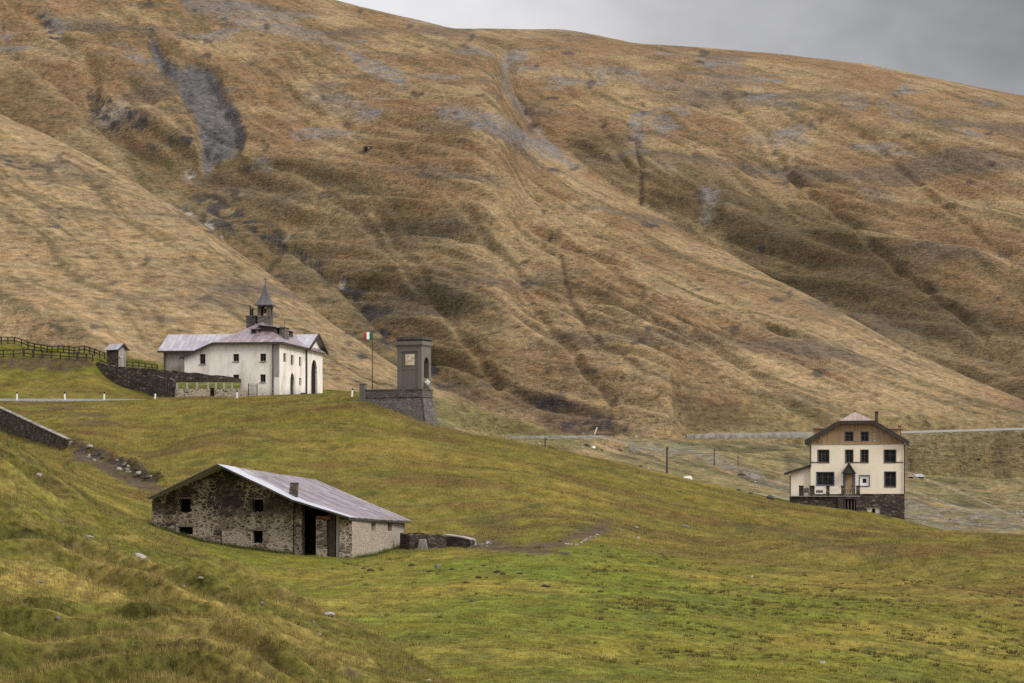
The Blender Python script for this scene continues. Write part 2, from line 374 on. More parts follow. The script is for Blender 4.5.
# bare ground: grey scree, dark rock, pale rock, soil
GREY = (.112, .107, .108); LAV = (.172, .164, .166); ROCK = (.050, .044, .044); WHITE = (.40, .37, .33); SOIL = (.070, .048, .033)
brk = sstep(-.15, .22, fbm(x / (3.2 * SCL), z / (1.6 * SCL), 331, 4, .65) + .12) * (.35 + .65 * sstep(-.35, .15, fbm(x / (7 * SCL), z / (3 * SCL), 332, 3))) * .65 + .35
scree = np.zeros(px.shape); lav = np.zeros(px.shape); rock = np.zeros(px.shape); pale = np.zeros(px.shape); soil = np.zeros(px.shape)
hi = (WHO >= 3)
scree += hi * .95 * blob(wx, wy, SLIDE, 3) * (.90 + .10 * brk)
for pts, a in [([(340,47),(375,60),(405,75),(410,88),(395,85),(350,62)], .9), ([(432,106),(475,107),(510,120),(540,140),(582,166),(570,166),(530,150),(480,128),(440,116)], .9),
               ([(500,50),(530,50),(530,62),(510,68)], .9), ([(180,-8),(250,2),(300,22),(345,46),(300,40),(240,28),(190,12)], .6), ([(300,92),(345,95),(380,115),(375,125),(330,112)], .55),
               ([(560,62),(640,68),(662,88),(610,80)], .5), ([(630,115),(646,112),(643,150),(635,150)], .9), ([(655,108),(684,126),(662,135),(650,128)], .9),
               ([(704,184),(722,190),(716,215),(702,226)], .75), ([(745,92),(805,103),(800,110),(750,104)], .6), ([(745,135),(800,128),(815,142),(760,150)], .5), ([(835,95),(868,98),(860,112),(840,108)], .5),
               ([(880,100),(915,108),(905,122),(885,115)], .45), ([(700,60),(735,58),(745,66),(705,68)], .4), ([(40,8),(70,22),(66,36),(44,26)], .8), ([(130,50),(150,62),(140,66),(122,56)], .6), ([(110,45),(145,66),(150,62),(118,40)], .4),
               ([(840,175),(880,190),(905,205),(870,200)], .35), ([(455,10),(500,30),(440,30),(400,22)], .35), ([(640,78),(760,72),(770,88),(660,92)], .35), ([(250,160),(275,158),(270,175),(252,172)], .6)]:
    lav += hi * a * blob(wx, wy, pts, 4) * brk
lav += (WHO >= 4) * .8 * sstep(.50, .85, fbm(x / 55 + 3, z / 20, 341, 3)) * brk * sstep(210, 120, py)
lav += (WHO >= 4) * line(wx, wy, [(506,60),(508,92),(532,124),(556,152)], 3.0) * .8 * brk
rock += hi * 1.05 * sstep(-.15, .3, fbm(x / 9, z / 5, 351, 4, .6)) * np.maximum.reduce([blob(wx, wy, p, 5) for p in (
    [(86,86),(108,96),(118,118),(150,122),(150,132),(112,138),(90,120)], [(126,106),(146,112),(152,126),(132,128)], [(30,5),(50,18),(66,38),(56,44),(36,22)], [(172,130),(198,138),(190,148),(170,145)],
    [(355,300),(375,300),(392,335),(388,350),(368,330)], [(205,190),(240,205),(235,232),(205,222)], [(290,245),(330,262),(300,262)], [(560,395),(600,415),(650,432),(570,432),(520,400)], [(180,192),(215,212),(300,262),(370,325),(400,352),(385,305),(330,265),(270,228),(220,197)], [(425,352),(470,392),(440,388)])])
rock += (WHO == 0) * .7 * sstep(.1, .5, sml + .5 * med) * blob(wx, wy, [(70,440),(110,450),(155,470),(166,490),(140,490),(110,474),(76,458)], 4)
rock += (WHO == 2) * .8 * sstep(.15, .5, fbm(x / 3.5, z / 1.6, 352, 3)) * blob(wx, wy, [(0,155),(70,160),(80,175),(40,172),(0,168)], 5)
rock += (WHO >= 2) * .7 * sstep(.62, .95, fbm(x / (Y * .012), z / (Y * .006), 353, 3)) * (py < 380)
pale += (WHO >= 3) * sstep(-.1, .4, fbm(x / 6, z / 5, 361, 3)) * np.maximum.reduce([blob(wx, wy, p, 3) * a for p, a in (
    ([(186,165),(197,176),(192,184),(185,174)], 1), ([(160,207),(184,209),(216,226),(226,246),(212,246),(185,224)], .8), ([(333,277),(350,275),(345,290),(336,288)], .7), ([(284,236),(296,238),(290,250)], .5), ([(350,280),(358,292),(352,296)], .4))])
soil += (WHO >= 2) * .8 * np.maximum.reduce([blob(wx, wy, p, 6) * a for p, a in (([(540,385),(600,410),(650,432),(560,434),(500,396)], .8), ([(680,392),(735,400),(760,428),(690,428)], .7), ([(800,425),(690,430),(700,420)], .7))])
soil += (WHO >= 4) * .7 * (line(wx, wy, [(560,255),(572,305),(600,345),(650,372),(700,390)], 2.2) + line(wx, wy, [(638,140),(641,205)], 1.4) * 1.2 + line(wx, wy, [(905,445),(925,462),(932,478)], 4))
# valley gravel and paths
vrough = sstep(.1, .5, fbm(x / 9, Y / 14, 374, 3)) * vf
col = mix(col, (.075, .062, .040), .55 * vrough)
grav = vf * (.45 + .55 * sstep(-.2, .25, fbm(x / 4, Y / 7, 375, 3))) * np.clip(line(wx, wy, [(585,440),(640,449),(690,450),(720,462),(760,480),(800,494)], 4.5) + blob(wx, wy, [(898,496),(950,505),(1030,514),(1030,532),(898,528)], 5) * sstep(-.5, .1, fbm(x / 9, Y / 18, 371, 3)), 0, 1)
path = (Y > 335) * np.clip((Y > 600) * line(px, py, [(905,433),(950,431.5),(1040,428)], 1.2, 1.0) * .8 + line(px, py, [(905,470),(925,479),(960,492),(990,505),(1024,520)], .9, .8) + line(px, py, [(900,487),(930,497),(960,508)], .8, .8) + line(px, py, [(760,496),(800,500)], 2.5) + line(px, py, [(690,437),(740,470),(790,487)], .7, .7) * .5, 0, 1)
soil += np.clip(blob(wx, wy, [(70,438),(110,452),(150,470),(166,492),(140,492),(110,474),(76,458)], 4) * (WHO == 0) * (.85 + .5 * sml) * 1.3 + (WHO == 0) * .8 * (line(wx, wy, [(446,533),(478,545),(530,549),(572,541),(606,526)], 4.5) * 1.7 + .5 * blob(wx, wy, [(690,512),(840,540),(930,556),(860,556),(760,535)], 4)) * (.7 + .5 * med), 0, 1)
soil += (WHO == 0) * .9 * blob(wx, wy, [(-60,357),(92,359),(100,364),(60,370),(-60,369)], 3) * sstep(-.9, 0, sml)
soil += (WHO == 0) * .7 * blob(wx, wy, [(0,402),(70,404),(140,425),(100,426),(0,412)], 3) * sstep(0, .5, fbm(x / 6, Y / 1.6, 372, 2))
soil += wA * .8 * sstep(.55, .8, fbm(x / 1.6, Y / 1.6, 373, 2))
garden = blob(px, Y, [(176,330),(241,330),(241,335.6),(176,335.6)], .6)
col = mix(col, (.085, .105, .026), garden * (.7 + .5 * sml)); col = mix(col, (.16, .15, .06), garden * .5 * sstep(0, .5, sml))
col = mix(col, GREY, np.clip(scree, 0, .95)); col = mix(col, LAV, np.clip(lav, 0, .9)); col = mix(col, SOIL, np.clip(soil, 0, .9))
col = mix(col, ROCK, np.clip(rock, 0, .9)); col = mix(col, WHITE, np.clip(pale, 0, .9)); col = mix(col, (.185, .165, .150), grav * .68); col = mix(col, (.27, .225, .16), path * .6)
track = sstep(3.4, 2.0, np.abs(Y - VRC(px)) + 1.1 * fbm(x / 5, Y / 5, 381, 2)) * sstep(470, 482, px) * sstep(622, 590, px) + .8 * sstep(2.2, 1.2, np.abs(Y - VRC(px)) + .8 * fbm(x / 4, Y / 4, 382, 2)) * sstep(590, 610, px) * sstep(700, 640, px)
col = mix(col, (.215, .20, .185), track * .85)
BARE = soil + rock
gr = np.clip(1 - scree - lav - soil - rock - pale - grav - path, 0, 1)

def grid_mesh(name, r0, r1, mat):
    ro = slice(r0, r1)
    nr, nc = r1 - r0, len(cols)
    co = np.stack([XG[ro], YG[ro], ZG[ro]], -1).reshape(-1, 3)
    me = bpy.data.meshes.new(name)
    me.vertices.add(nr * nc); me.vertices.foreach_set('co', co.astype(np.float32).ravel())
    i = np.arange(nr * nc).reshape(nr, nc)
    q = np.stack([i[:-1, :-1], i[:-1, 1:], i[1:, 1:], i[1:, :-1]], -1).reshape(-1, 4)
    me.loops.add(q.size); me.loops.foreach_set('vertex_index', q.astype(np.int32).ravel())
    me.polygons.add(len(q)); me.polygons.foreach_set('loop_start', (np.arange(len(q)) * 4).astype(np.int32))
    me.polygons.foreach_set('use_smooth', np.ones(len(q), bool))
    me.update(calc_edges=True)
    at = me.attributes.new('cover', 'FLOAT_COLOR', 'POINT')
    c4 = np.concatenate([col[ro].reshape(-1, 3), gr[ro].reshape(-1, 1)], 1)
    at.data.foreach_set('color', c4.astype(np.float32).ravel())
    me.materials.append(mat)
    o = bpy.data.objects.new(name, me); COL.objects.link(o); o['kind'] = 'structure'
    return o
# ------------------------------------------------------------------ node helper
def nmat(name, rough=.9, spec=.2):
    m = bpy.data.materials.new(name); m.use_nodes = True
    nt = m.node_tree; b = nt.nodes['Principled BSDF']
    b.inputs['Roughness'].default_value = rough
    b.inputs['Specular IOR Level'].default_value = spec
    return m, nt, b
class NT:
    def __init__(s, nt): s.nt = nt
    def n(s, typ, **kw):
        o = s.nt.nodes.new(typ)
        for k, v in kw.items():
            if hasattr(o, k) and not k[0].isupper(): setattr(o, k, v)
        return o
    def val(s, sock, v):
        if isinstance(v, bpy.types.NodeSocket): s.nt.links.new(v, sock)
        else: sock.default_value = v
    def math(s, op, a, b=0.0, c=None, clamp=False):
        o = s.nt.nodes.new('ShaderNodeMath'); o.operation = op; o.use_clamp = clamp
        s.val(o.inputs[0], a); s.val(o.inputs[1], b)
        if c is not None: s.val(o.inputs[2], c)
        return o.outputs[0]
    def mix(s, t, a, b, blend='MIX'):
        o = s.nt.nodes.new('ShaderNodeMix'); o.data_type = 'RGBA'; o.blend_type = blend
        f = lambda v: v if isinstance(v, bpy.types.NodeSocket) else (*v, 1.0) if len(v) == 3 else v
        s.val(o.inputs[0], t); s.val(o.inputs[6], f(a)); s.val(o.inputs[7], f(b))
        return o.outputs[2]
    def ramp(s, v, stops):
        o = s.nt.nodes.new('ShaderNodeValToRGB'); e = o.color_ramp.elements
        while len(e) < len(stops): e.new(0.5)
        for k, (p, c) in zip(e, stops):
            k.position = p; k.color = (c, c, c, 1) if not isinstance(c, tuple) else (*c, 1)
        s.val(o.inputs[0], v); return o.outputs[0]
    def mapr(s, v, a, b, c=0.0, d=1.0):
        o = s.nt.nodes.new('ShaderNodeMapRange'); o.clamp = True
        s.val(o.inputs[0], v)
        for i, q in enumerate((a, b, c, d)): o.inputs[i + 1].default_value = q
        return o.outputs[0]
    def scale(s, vec, sc, loc=(0, 0, 0), rotz=0):
        o = s.nt.nodes.new('ShaderNodeMapping'); s.val(o.inputs[0], vec)
        o.inputs['Scale'].default_value = sc; o.inputs['Location'].default_value = loc; o.inputs['Rotation'].default_value = (0, 0, rotz)
        return o.outputs[0]
    def noise(s, vec, sc=1.0, det=3.0, rough=.55, dist=0.0):
        o = s.nt.nodes.new('ShaderNodeTexNoise'); s.val(o.inputs['Vector'], vec)
        o.inputs['Scale'].default_value = sc; o.inputs['Detail'].default_value = det; o.inputs['Roughness'].default_value = rough; o.inputs['Distortion'].default_value = dist
        return o.outputs[0]
    def voro(s, vec, sc=1.0, feature='F1', out=0, rnd=1.0):
        o = s.nt.nodes.new('ShaderNodeTexVoronoi'); o.feature = feature; s.val(o.inputs['Vector'], vec)
        o.inputs['Scale'].default_value = sc; o.inputs['Randomness'].default_value = rnd
        return o.outputs[out]
    def pos(s): return s.nt.nodes.new('ShaderNodeNewGeometry').outputs['Position']
    def obj(s): return s.nt.nodes.new('ShaderNodeTexCoord').outputs['Object']
    def sep(s, v):
        o = s.nt.nodes.new('ShaderNodeSeparateXYZ'); s.val(o.inputs[0], v); return o.outputs
    def bump(s, h, dist, strength=1.0, normal=None):
        o = s.nt.nodes.new('ShaderNodeBump'); s.val(o.inputs['Height'], h); o.inputs['Distance'].default_value = dist; o.inputs['Strength'].default_value = strength
        if normal is not None: s.val(o.inputs['Normal'], normal)
        return o.outputs[0]

def ground_material():
    m, nt, b = nmat('grass_and_scree', 1.0, .05); T = NT(nt)
    a = T.n('ShaderNodeAttribute'); a.attribute_name = 'cover'
    p = T.pos(); x, y, z = T.sep(p)
    dist = T.mapr(y, 60, 700)
    g = a.outputs['Alpha']
    # grain: clumps of grass near, patches of tussock and cattle treads far
    n_near = T.noise(T.scale(p, (1, 1, 1)), 3.6, 6, .70)
    n_mid = T.noise(T.scale(p, (.60, .36, .7)), 1.0, 5, .62)
    n_far = T.noise(T.scale(p, (.10, .07, .20)), 1.0, 7, .74, .4)
    n_far2 = T.noise(T.scale(p, (.42, .30, .75)), 1.0, 5, .72)
    tread = T.noise(T.scale(p, (.24, .16, 1.5)), 1.0, 4, .66)
    dist = T.mapr(y, 150, 420)
    near = T.math('ADD', T.math('MULTIPLY', n_near, .6), T.math('MULTIPLY', n_mid, .4))
    farv = T.math('ADD', T.math('ADD', T.math('MULTIPLY', n_far, .26), T.math('MULTIPLY', n_far2, .42)), T.math('MULTIPLY', tread, .32))
    mx = T.n('ShaderNodeMix'); T.val(mx.inputs[0], dist); T.val(mx.inputs[2], near); T.val(mx.inputs[3], farv)
    v = mx.outputs[0]
    k = T.mapr(v, .385, .615, .36, 1.66)
    k = T.math('MULTIPLY', k, T.math('SUBTRACT', 1.0, T.math('MULTIPLY', T.mapr(tread, .53, .64), T.math('MULTIPLY', dist, .46))))
    kk = T.n('ShaderNodeCombineXYZ'); [T.val(kk.inputs[i], k) for i in range(3)]
    c = T.mix(1.0, a.outputs['Color'], kk.outputs[0], 'MULTIPLY')
    # hue drift between straw and olive
    hue = T.noise(T.scale(p, (.16, .10, .3), (40, 7, 3)), 1.0, 4, .6)
    c = T.mix(T.math('MULTIPLY', T.mapr(hue, .5, .72), T.math('MULTIPLY', g, .30)), c, T.mix(1.0, c, (1.30, 1.02, .62), 'MULTIPLY'))
    c = T.mix(T.math('MULTIPLY', T.mapr(hue, .48, .28), T.math('MULTIPLY', g, .35)), c, T.mix(1.0, c, (.70, .86, .72), 'MULTIPLY'))
    nt.links.new(c, b.inputs['Base Color'])
    n1 = T.bump(near, .16, .9)
    hfar = T.math('MULTIPLY', farv, dist)
    n2 = T.bump(hfar, 4.0, 1.0, n1)
    nt.links.new(n2, b.inputs['Normal'])
    return m

# ------------------------------------------------------------------ sky, sun, camera
SUN_EL, SUN_AZ = R(40), R(122)      # azimuth clockwise from +Y (away from the camera): behind the right shoulder
w = bpy.data.worlds.new('World'); SC.world = w; w.use_nodes = True
nt = w.node_tree; T = NT(nt); bg = nt.nodes['Background']
sky = T.n('ShaderNodeTexSky'); sky.sky_type = 'NISHITA'; sky.sun_disc = False
sky.sun_elevation = SUN_EL; sky.sun_rotation = SUN_AZ; sky.air_density = 1.2; sky.dust_density = 2.5; sky.altitude = 2200
tc = T.n('ShaderNodeTexCoord').outputs['Generated']
vx, vy, vz = T.sep(tc)
# layered overcast: cloud coordinates on a plane overhead, so that it closes up towards the horizon
den = T.math('ADD', T.math('MAXIMUM', vz, 0.0), .12)
cv = T.n('ShaderNodeCombineXYZ'); T.val(cv.inputs[0], T.math('DIVIDE', vx, den)); T.val(cv.inputs[1], T.math('DIVIDE', vy, den))
cl = T.noise(cv.outputs[0], 1.15, 5, .55, .6)
cl2 = T.noise(T.scale(cv.outputs[0], (1, 1, 1), (3.3, 1.7, 0)), .42, 3, .5)
thick = T.math('ADD', T.math('MULTIPLY', cl, .45), T.math('MULTIPLY', cl2, .55))
SKYLO, SKYHI = 4.8, 8.4
lum = T.mapr(thick, .36, .62, SKYHI, SKYLO)
ov = T.math('ADD', .72, T.math('MULTIPLY', T.math('MAXIMUM', vz, 0.0), 1.25))
lum = T.math('MULTIPLY', lum, ov)
# a darker bank of cloud low over the right end of the ridge
dn = T.n('ShaderNodeVectorMath'); dn.operation = 'DISTANCE'; T.val(dn.inputs[0], tc); dn.inputs[1].default_value = (.225, .930, .245)
bank = T.mapr(T.math('ADD', dn.outputs['Value'], T.math('MULTIPLY', T.math('ADD', T.math('MULTIPLY', T.math('SUBTRACT', cl, .5), .22), T.math('MULTIPLY', T.math('SUBTRACT', T.noise(T.scale(tc, (9, 9, 16)), 1.0, 4, .55, .4), .5), .16)), 1.0)), .02, .27, .16, 1.06)
lum = T.math('MULTIPLY', lum, bank)
cc = T.n('ShaderNodeCombineXYZ')
for i, k in enumerate((1.0, .985, 1.0)): T.val(cc.inputs[i], T.math('MULTIPLY', lum, k))
mixed = T.mix(.94, sky.outputs[0], cc.outputs[0])
nt.links.new(mixed, bg.inputs[0]); bg.inputs[1].default_value = .10

sd = bpy.data.lights.new('sun', 'SUN'); sd.energy = 2.5; sd.angle = R(22); sd.color = (1.0, .955, .88)
so = bpy.data.objects.new('sun', sd); COL.objects.link(so)
dirv = Vector((math.sin(SUN_AZ) * math.cos(SUN_EL), math.cos(SUN_AZ) * math.cos(SUN_EL), math.sin(SUN_EL)))
so.rotation_euler = (-dirv).to_track_quat('-Z', 'Y').to_euler(); so.location = dirv * 300

cd = bpy.data.cameras.new('camera'); cam = bpy.data.objects.new('camera', cd); COL.objects.link(cam)
cd.sensor_width = 36; cd.lens = F * 36 / 1024; cd.shift_y = (HZ - 341.5) / 1024
cd.clip_start = .5; cd.clip_end = 9000
cam.rotation_euler = (math.pi / 2, 0, 0); SC.camera = cam
SC.cycles.use_denoising = False
SC.view_settings.view_transform = 'Standard'; SC.view_settings.look = 'None'
SC.view_settings.exposure = 0.36; SC.view_settings.gamma = 1; SC.view_settings.use_curve_mapping = False

gm = ground_material()
rs = int(np.searchsorted(rows, 338))
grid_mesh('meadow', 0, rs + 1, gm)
grid_mesh('mountain', rs, len(rows), gm)

# ------------------------------------------------------------------ building blocks
class MB:
    def __init__(s): s.v = []; s.f = []
    def add(s, vs, fs):
        o = len(s.v); s.v += [tuple(v) for v in vs]; s.f += [tuple(i + o for i in f) for f in fs]; return s
    def poly(s, pts): return s.add(pts, [tuple(range(len(pts)))])
    def box(s, x0, x1, y0, y1, z0, z1):
        v = [(x0,y0,z0),(x1,y0,z0),(x1,y1,z0),(x0,y1,z0),(x0,y0,z1),(x1,y0,z1),(x1,y1,z1),(x0,y1,z1)]
        return s.add(v, [(0,3,2,1),(4,5,6,7),(0,1,5,4),(1,2,6,5),(2,3,7,6),(3,0,4,7)])
    def hexa(s, b, t):
        return s.add(list(b) + list(t), [(3,2,1,0),(4,5,6,7)] + [(i,(i+1)%4,4+(i+1)%4,4+i) for i in range(4)])
    def slab(s, pts, t):
        """polygon thickened straight down"""
        n = len(pts); lo = [(p[0], p[1], p[2] - t) for p in pts]
        return s.add(list(pts) + lo, [tuple(range(n)), tuple(range(2*n-1, n-1, -1))] + [(i, n+i, n+(i+1)%n, (i+1)%n) for i in range(n)])
    def prism(s, pts, d):
        n = len(pts); q = [tuple(p[i] + d[i] for i in range(3)) for p in pts]
        return s.add(list(pts) + q, [tuple(range(n)), tuple(range(2*n-1, n-1, -1))] + [(i, n+i, n+(i+1)%n, (i+1)%n) for i in range(n)])
    def bar(s, a, b, w, h=None):
        """square bar between two points"""
        h = h or w; a = Vector(a); b = Vector(b); d = (b - a).normalized()
        up = Vector((0,0,1)) if abs(d.z) < .95 else Vector((0,1,0))
        r = d.cross(up).normalized(); u = r.cross(d)
        q = [(-1,-1),(1,-1),(1,1),(-1,1)]
        return s.hexa([a + r*i*w/2 + u*j*h/2 for i,j in q], [b + r*i*w/2 + u*j*h/2 for i,j in q])
    def tube(s, a, b, r0, r1=None, n=10):
        r1 = r0 if r1 is None else r1; a = Vector(a); b = Vector(b); d = (b - a).normalized()
        up = Vector((0,0,1)) if abs(d.z) < .95 else Vector((0,1,0))
        r = d.cross(up).normalized(); u = r.cross(d); vs = []
        for c, q in ((a, r0), (b, r1)):
            vs += [c + (r*math.cos(k*2*math.pi/n) + u*math.sin(k*2*math.pi/n))*q for k in range(n)]
        return s.add(vs, [(k,(k+1)%n,n+(k+1)%n,n+k) for k in range(n)] + [tuple(range(n-1,-1,-1)), tuple(range(n,2*n))])
    def lathe(s, prof, c=(0,0,0), n=12, rz=0, sx=1, sy=1):
        vs = []
        for r, z in prof:
            vs += [(c[0]+sx*r*math.cos(rz+k*2*math.pi/n), c[1]+sy*r*math.sin(rz+k*2*math.pi/n), c[2]+z) for k in range(n)]
        m = len(prof)
        return s.add(vs, [(j*n+k, j*n+(k+1)%n, (j+1)*n+(k+1)%n, (j+1)*n+k) for j in range(m-1) for k in range(n)] + [tuple(range(n-1,-1,-1)), tuple(range((m-1)*n, m*n))])
    def panel(s, o, u, outline, holes=(), depth=.25, inward=(0,1,0), arch=()):
        """upright wall sheet: o origin, u unit direction, outline a convex polygon in (u, z); rectangular holes get reveals"""
        o = Vector(o); u = Vector(u); inn = Vector(inward)
        P = lambda a, b, d=0.0: tuple(o + u*a + Vector((0,0,b)) + inn*d)
        us = sorted({p[0] for p in outline} | {h[k] for h in holes for k in (0,1)}); zs = sorted({p[1] for p in outline} | {h[k] for h in holes for k in (2,3)})
        def clip(cell):
            sg = 1 if sum(outline[i][0]*outline[(i+1)%len(outline)][1]-outline[(i+1)%len(outline)][0]*outline[i][1] for i in range(len(outline))) > 0 else -1
            for i in range(len(outline)):
                a, b = outline[i], outline[(i+1)%len(outline)]
                f = lambda p: sg*((b[0]-a[0])*(p[1]-a[1])-(b[1]-a[1])*(p[0]-a[0]))
                out = []
                for j in range(len(cell)):
                    p, q = cell[j], cell[(j+1)%len(cell)]; fp, fq = f(p), f(q)
                    if fp >= -1e-9: out.append(p)
                    if (fp > 1e-9 and fq < -1e-9) or (fp < -1e-9 and fq > 1e-9):
                        t = fp/(fp-fq); out.append((p[0]+t*(q[0]-p[0]), p[1]+t*(q[1]-p[1])))
                cell = out
                if len(cell) < 3: return None
            return cell
        for i in range(len(us)-1):
            for j in range(len(zs)-1):
                a0,a1,b0,b1 = us[i],us[i+1],zs[j],zs[j+1]; ca, cb = (a0+a1)/2, (b0+b1)/2
                if any(h[0]<ca<h[1] and h[2]<cb<h[3] for h in holes): continue
                c = clip([(a0,b0),(a1,b0),(a1,b1),(a0,b1)])
                if c: s.poly([P(*q) for q in c])
        for k, h in enumerate(holes):
            a0,a1,b0,b1 = h
            if k in arch:
                r = (a1-a0)/2; sp = b1 - r; cx = (a0+a1)/2; N = 8
                arc = [(cx - r*math.cos(math.pi*t/N), sp + r*math.sin(math.pi*t/N)) for t in range(N+1)]
                s.poly([P(*q) for q in [(a0,b1)] + arc[:N//2+1][::-1]]); s.poly([P(*q) for q in [(a1,b1)] + arc[N//2:][::-1]])
                ring = [(a0,b0)] + arc + [(a1,b0)]
            else: ring = [(a0,b0),(a0,b1),(a1,b1),(a1,b0)]
            n = len(ring)
            for t in range(n):
                p, q = ring[t], ring[(t+1)%n]
                s.poly([P(*p), P(*q), P(*q, depth), P(*p, depth)])
        return s
    def build(s, name, mat, parent=None, smooth=False, bevel=0.0):
        me = bpy.data.meshes.new(name); me.from_pydata(s.v, [], s.f); me.update()
        bm = bmesh.new(); bm.from_mesh(me); bmesh.ops.recalc_face_normals(bm, faces=bm.faces); bm.to_mesh(me); bm.free()
        if smooth: me.polygons.foreach_set('use_smooth', [True]*len(me.polygons))
        me.materials.append(mat)
        o = bpy.data.objects.new(name, me); COL.objects.link(o)
        if parent: o.parent = parent
        if bevel:
            b = o.modifiers.new('edge', 'BEVEL'); b.width = bevel; b.segments = 1; b.limit_method = 'ANGLE'
        return o

def tag(o, label, cat, group=None, kind=None):
    o['label'] = label; o['category'] = cat
    if group: o['group'] = group
    if kind: o['kind'] = kind
    return o
def thing(name, loc, rz, label, cat, group=None):
    o = bpy.data.objects.new(name, None); COL.objects.link(o); o.location = loc; o.rotation_euler = (0,0,rz); o.empty_display_size = .5
    return tag(o, label, cat, group)
def copy_tree(o, parent=None):
    c = o.copy(); COL.objects.link(c); c.parent = parent
    for ch in list(o.children): copy_tree(ch, c)
    return c

class Frame:
    """local frame of a building: x along its front, y away from the viewer, z up; px/py rays are met with its planes"""
    def __init__(s, px, py, Y, rz):
        s.o = PT(px, py, Y); s.rz = rz
        s.M = Matrix.Translation(s.o) @ Matrix.Rotation(rz, 4, 'Z'); s.I = s.M.inverted()
    def ray(s, px, py):
        a = s.I @ Vector((0,0,0)); b = s.I @ Vector(((px-512)/F, 1, (HZ-py)/F)); return a, b - a
    def front(s, px, py, y=0.0):
        a, d = s.ray(px, py); t = (y - a.y)/d.y; q = a + d*t; return q.x, q.z
    def side(s, px, py, x=0.0):
        a, d = s.ray(px, py); t = (x - a.x)/d.x; q = a + d*t; return q.y, q.z
    def frect(s, x0, y0, x1, y1, y=0.0):
        cx, cy = (x0+x1)/2, (y0+y1)/2
        return s.front(x0,cy,y)[0], s.front(x1,cy,y)[0], s.front(cx,y1,y)[1], s.front(cx,y0,y)[1]
    def srect(s, x0, y0, x1, y1, x=0.0):
        cx, cy = (x0+x1)/2, (y0+y1)/2
        return s.side(x0,cy,x)[0], s.side(x1,cy,x)[0], s.side(cx,y1,x)[1], s.side(cx,y0,x)[1]

_gh = {}
def ghit(px, py, y0, y1, n=260):
    """distance at which the line of sight through (px, py) meets the ground between y0 and y1"""
    Ys = np.linspace(y0, y1, n)
    g = HZ - height(np.full(n, float(px)), Ys) * F / Ys
    k = np.where((g[:-1] - py) * (g[1:] - py) <= 0)[0]
    i = k[0] if len(k) else int(np.argmin(np.abs(g - py)))
    if len(k):
        t = (g[i]-py)/(g[i]-g[i+1]+1e-9); return float(Ys[i] + t*(Ys[i+1]-Ys[i]))
    return float(Ys[i])
def gpt(px, py, y0, y1, sink=0.0):
    Y = ghit(px, py, y0, y1); x = (px-512)/F*Y
    return Vector((x, Y, gz(px, Y) - sink))

# ------------------------------------------------------------------ materials of the built things
def plaster(name, base, stain, amount=.5, sc=.5, grime=True):
    m, nt, b = nmat(name, .93, .15); T = NT(nt); p = T.obj(); x, y, z = T.sep(p)
    big = T.noise(T.scale(p, (1,1,.55)), sc, 5, .62); fine = T.noise(p, 6, 4, .7)
    streak = T.noise(T.scale(p, (2.2,2.2,.22)), 1.0, 4, .6)
    c = T.mix(T.mapr(big, .46, .68, 0, amount), base, stain)
    c = T.mix(T.mapr(streak, .55, .78, 0, amount*.45), c, tuple(k*.72 for k in stain))
    c = T.mix(T.mapr(fine, .35, .75, 0, .22), c, tuple(k*.66 for k in base))
    if grime: c = T.mix(T.math('MULTIPLY', T.mapr(z, 1.6, .1), T.mapr(big, .35, .62, .15, .75)), c, tuple(k*.45 for k in stain))
    nt.links.new(c, b.inputs['Base Color']); nt.links.new(T.bump(T.math('ADD', fine, big), .02, .6), b.inputs['Normal'])
    return m
def masonry(name, dark, mid, light, mortar, sc=2.2, flat=2.0, mort=.055, patch=0.0, bare=0.0):
    m, nt, b = nmat(name, .95, .12); T = NT(nt); p = T.obj()
    wob = T.n('ShaderNodeTexNoise'); T.val(wob.inputs['Vector'], p); wob.inputs['Scale'].default_value = 1.3; wob.inputs['Detail'].default_value = 2
    vv = T.n('ShaderNodeVectorMath'); vv.operation = 'MULTIPLY_ADD'; T.val(vv.inputs[0], wob.outputs['Color']); vv.inputs[1].default_value = (.30,.30,.16); T.val(vv.inputs[2], p)
    q = T.scale(vv.outputs[0], (1,1,flat))
    edge = T.voro(q, sc, 'DISTANCE_TO_EDGE'); cell = T.voro(q, sc, 'F1', 1)
    r, g, bl = T.sep(cell)
    c = T.mix(T.mapr(r, .1, .55), dark, mid); c = T.mix(T.mapr(g, .72, .95), c, light)
    fine = T.noise(p, 7, 4, .7); big = T.noise(p, .45, 4, .6)
    c = T.mix(T.mapr(fine, .35, .7, 0, .4), c, tuple(k*.55 for k in mid))
    c = T.mix(T.mapr(big, .4, .62, 0, .45), c, dark)
    mt = T.math('ADD', mort, T.math('MULTIPLY', T.math('SUBTRACT', big, .5), patch))
    if bare:      # pointing washed out of the upper gable
        z_ = T.sep(p)[2]; up = T.mapr(T.math('ADD', z_, T.math('MULTIPLY', big, 1.6)), bare - .1, bare + 1.1)
        mt = T.math('SUBTRACT', mt, T.math('MULTIPLY', up, .10)); c = T.mix(T.math('MULTIPLY', up, .78), c, tuple(k*.9 for k in dark))
    cov = T.math('SUBTRACT', 1.0, T.math('SMOOTH_MIN', T.math('DIVIDE', T.math('MAXIMUM', T.math('SUBTRACT', edge, mt), 0.0), .035), 1.0, .05), clamp=True)
    c = T.mix(cov, c, T.mix(T.mapr(fine, .3, .75), mortar, tuple(k*.6 for k in mortar)))
    nt.links.new(c, b.inputs['Base Color'])
    nt.links.new(T.bump(T.math('ADD', T.math('MINIMUM', edge, .12), T.math('MULTIPLY', fine, .04)), .35, 1.0), b.inputs['Normal'])
    return m
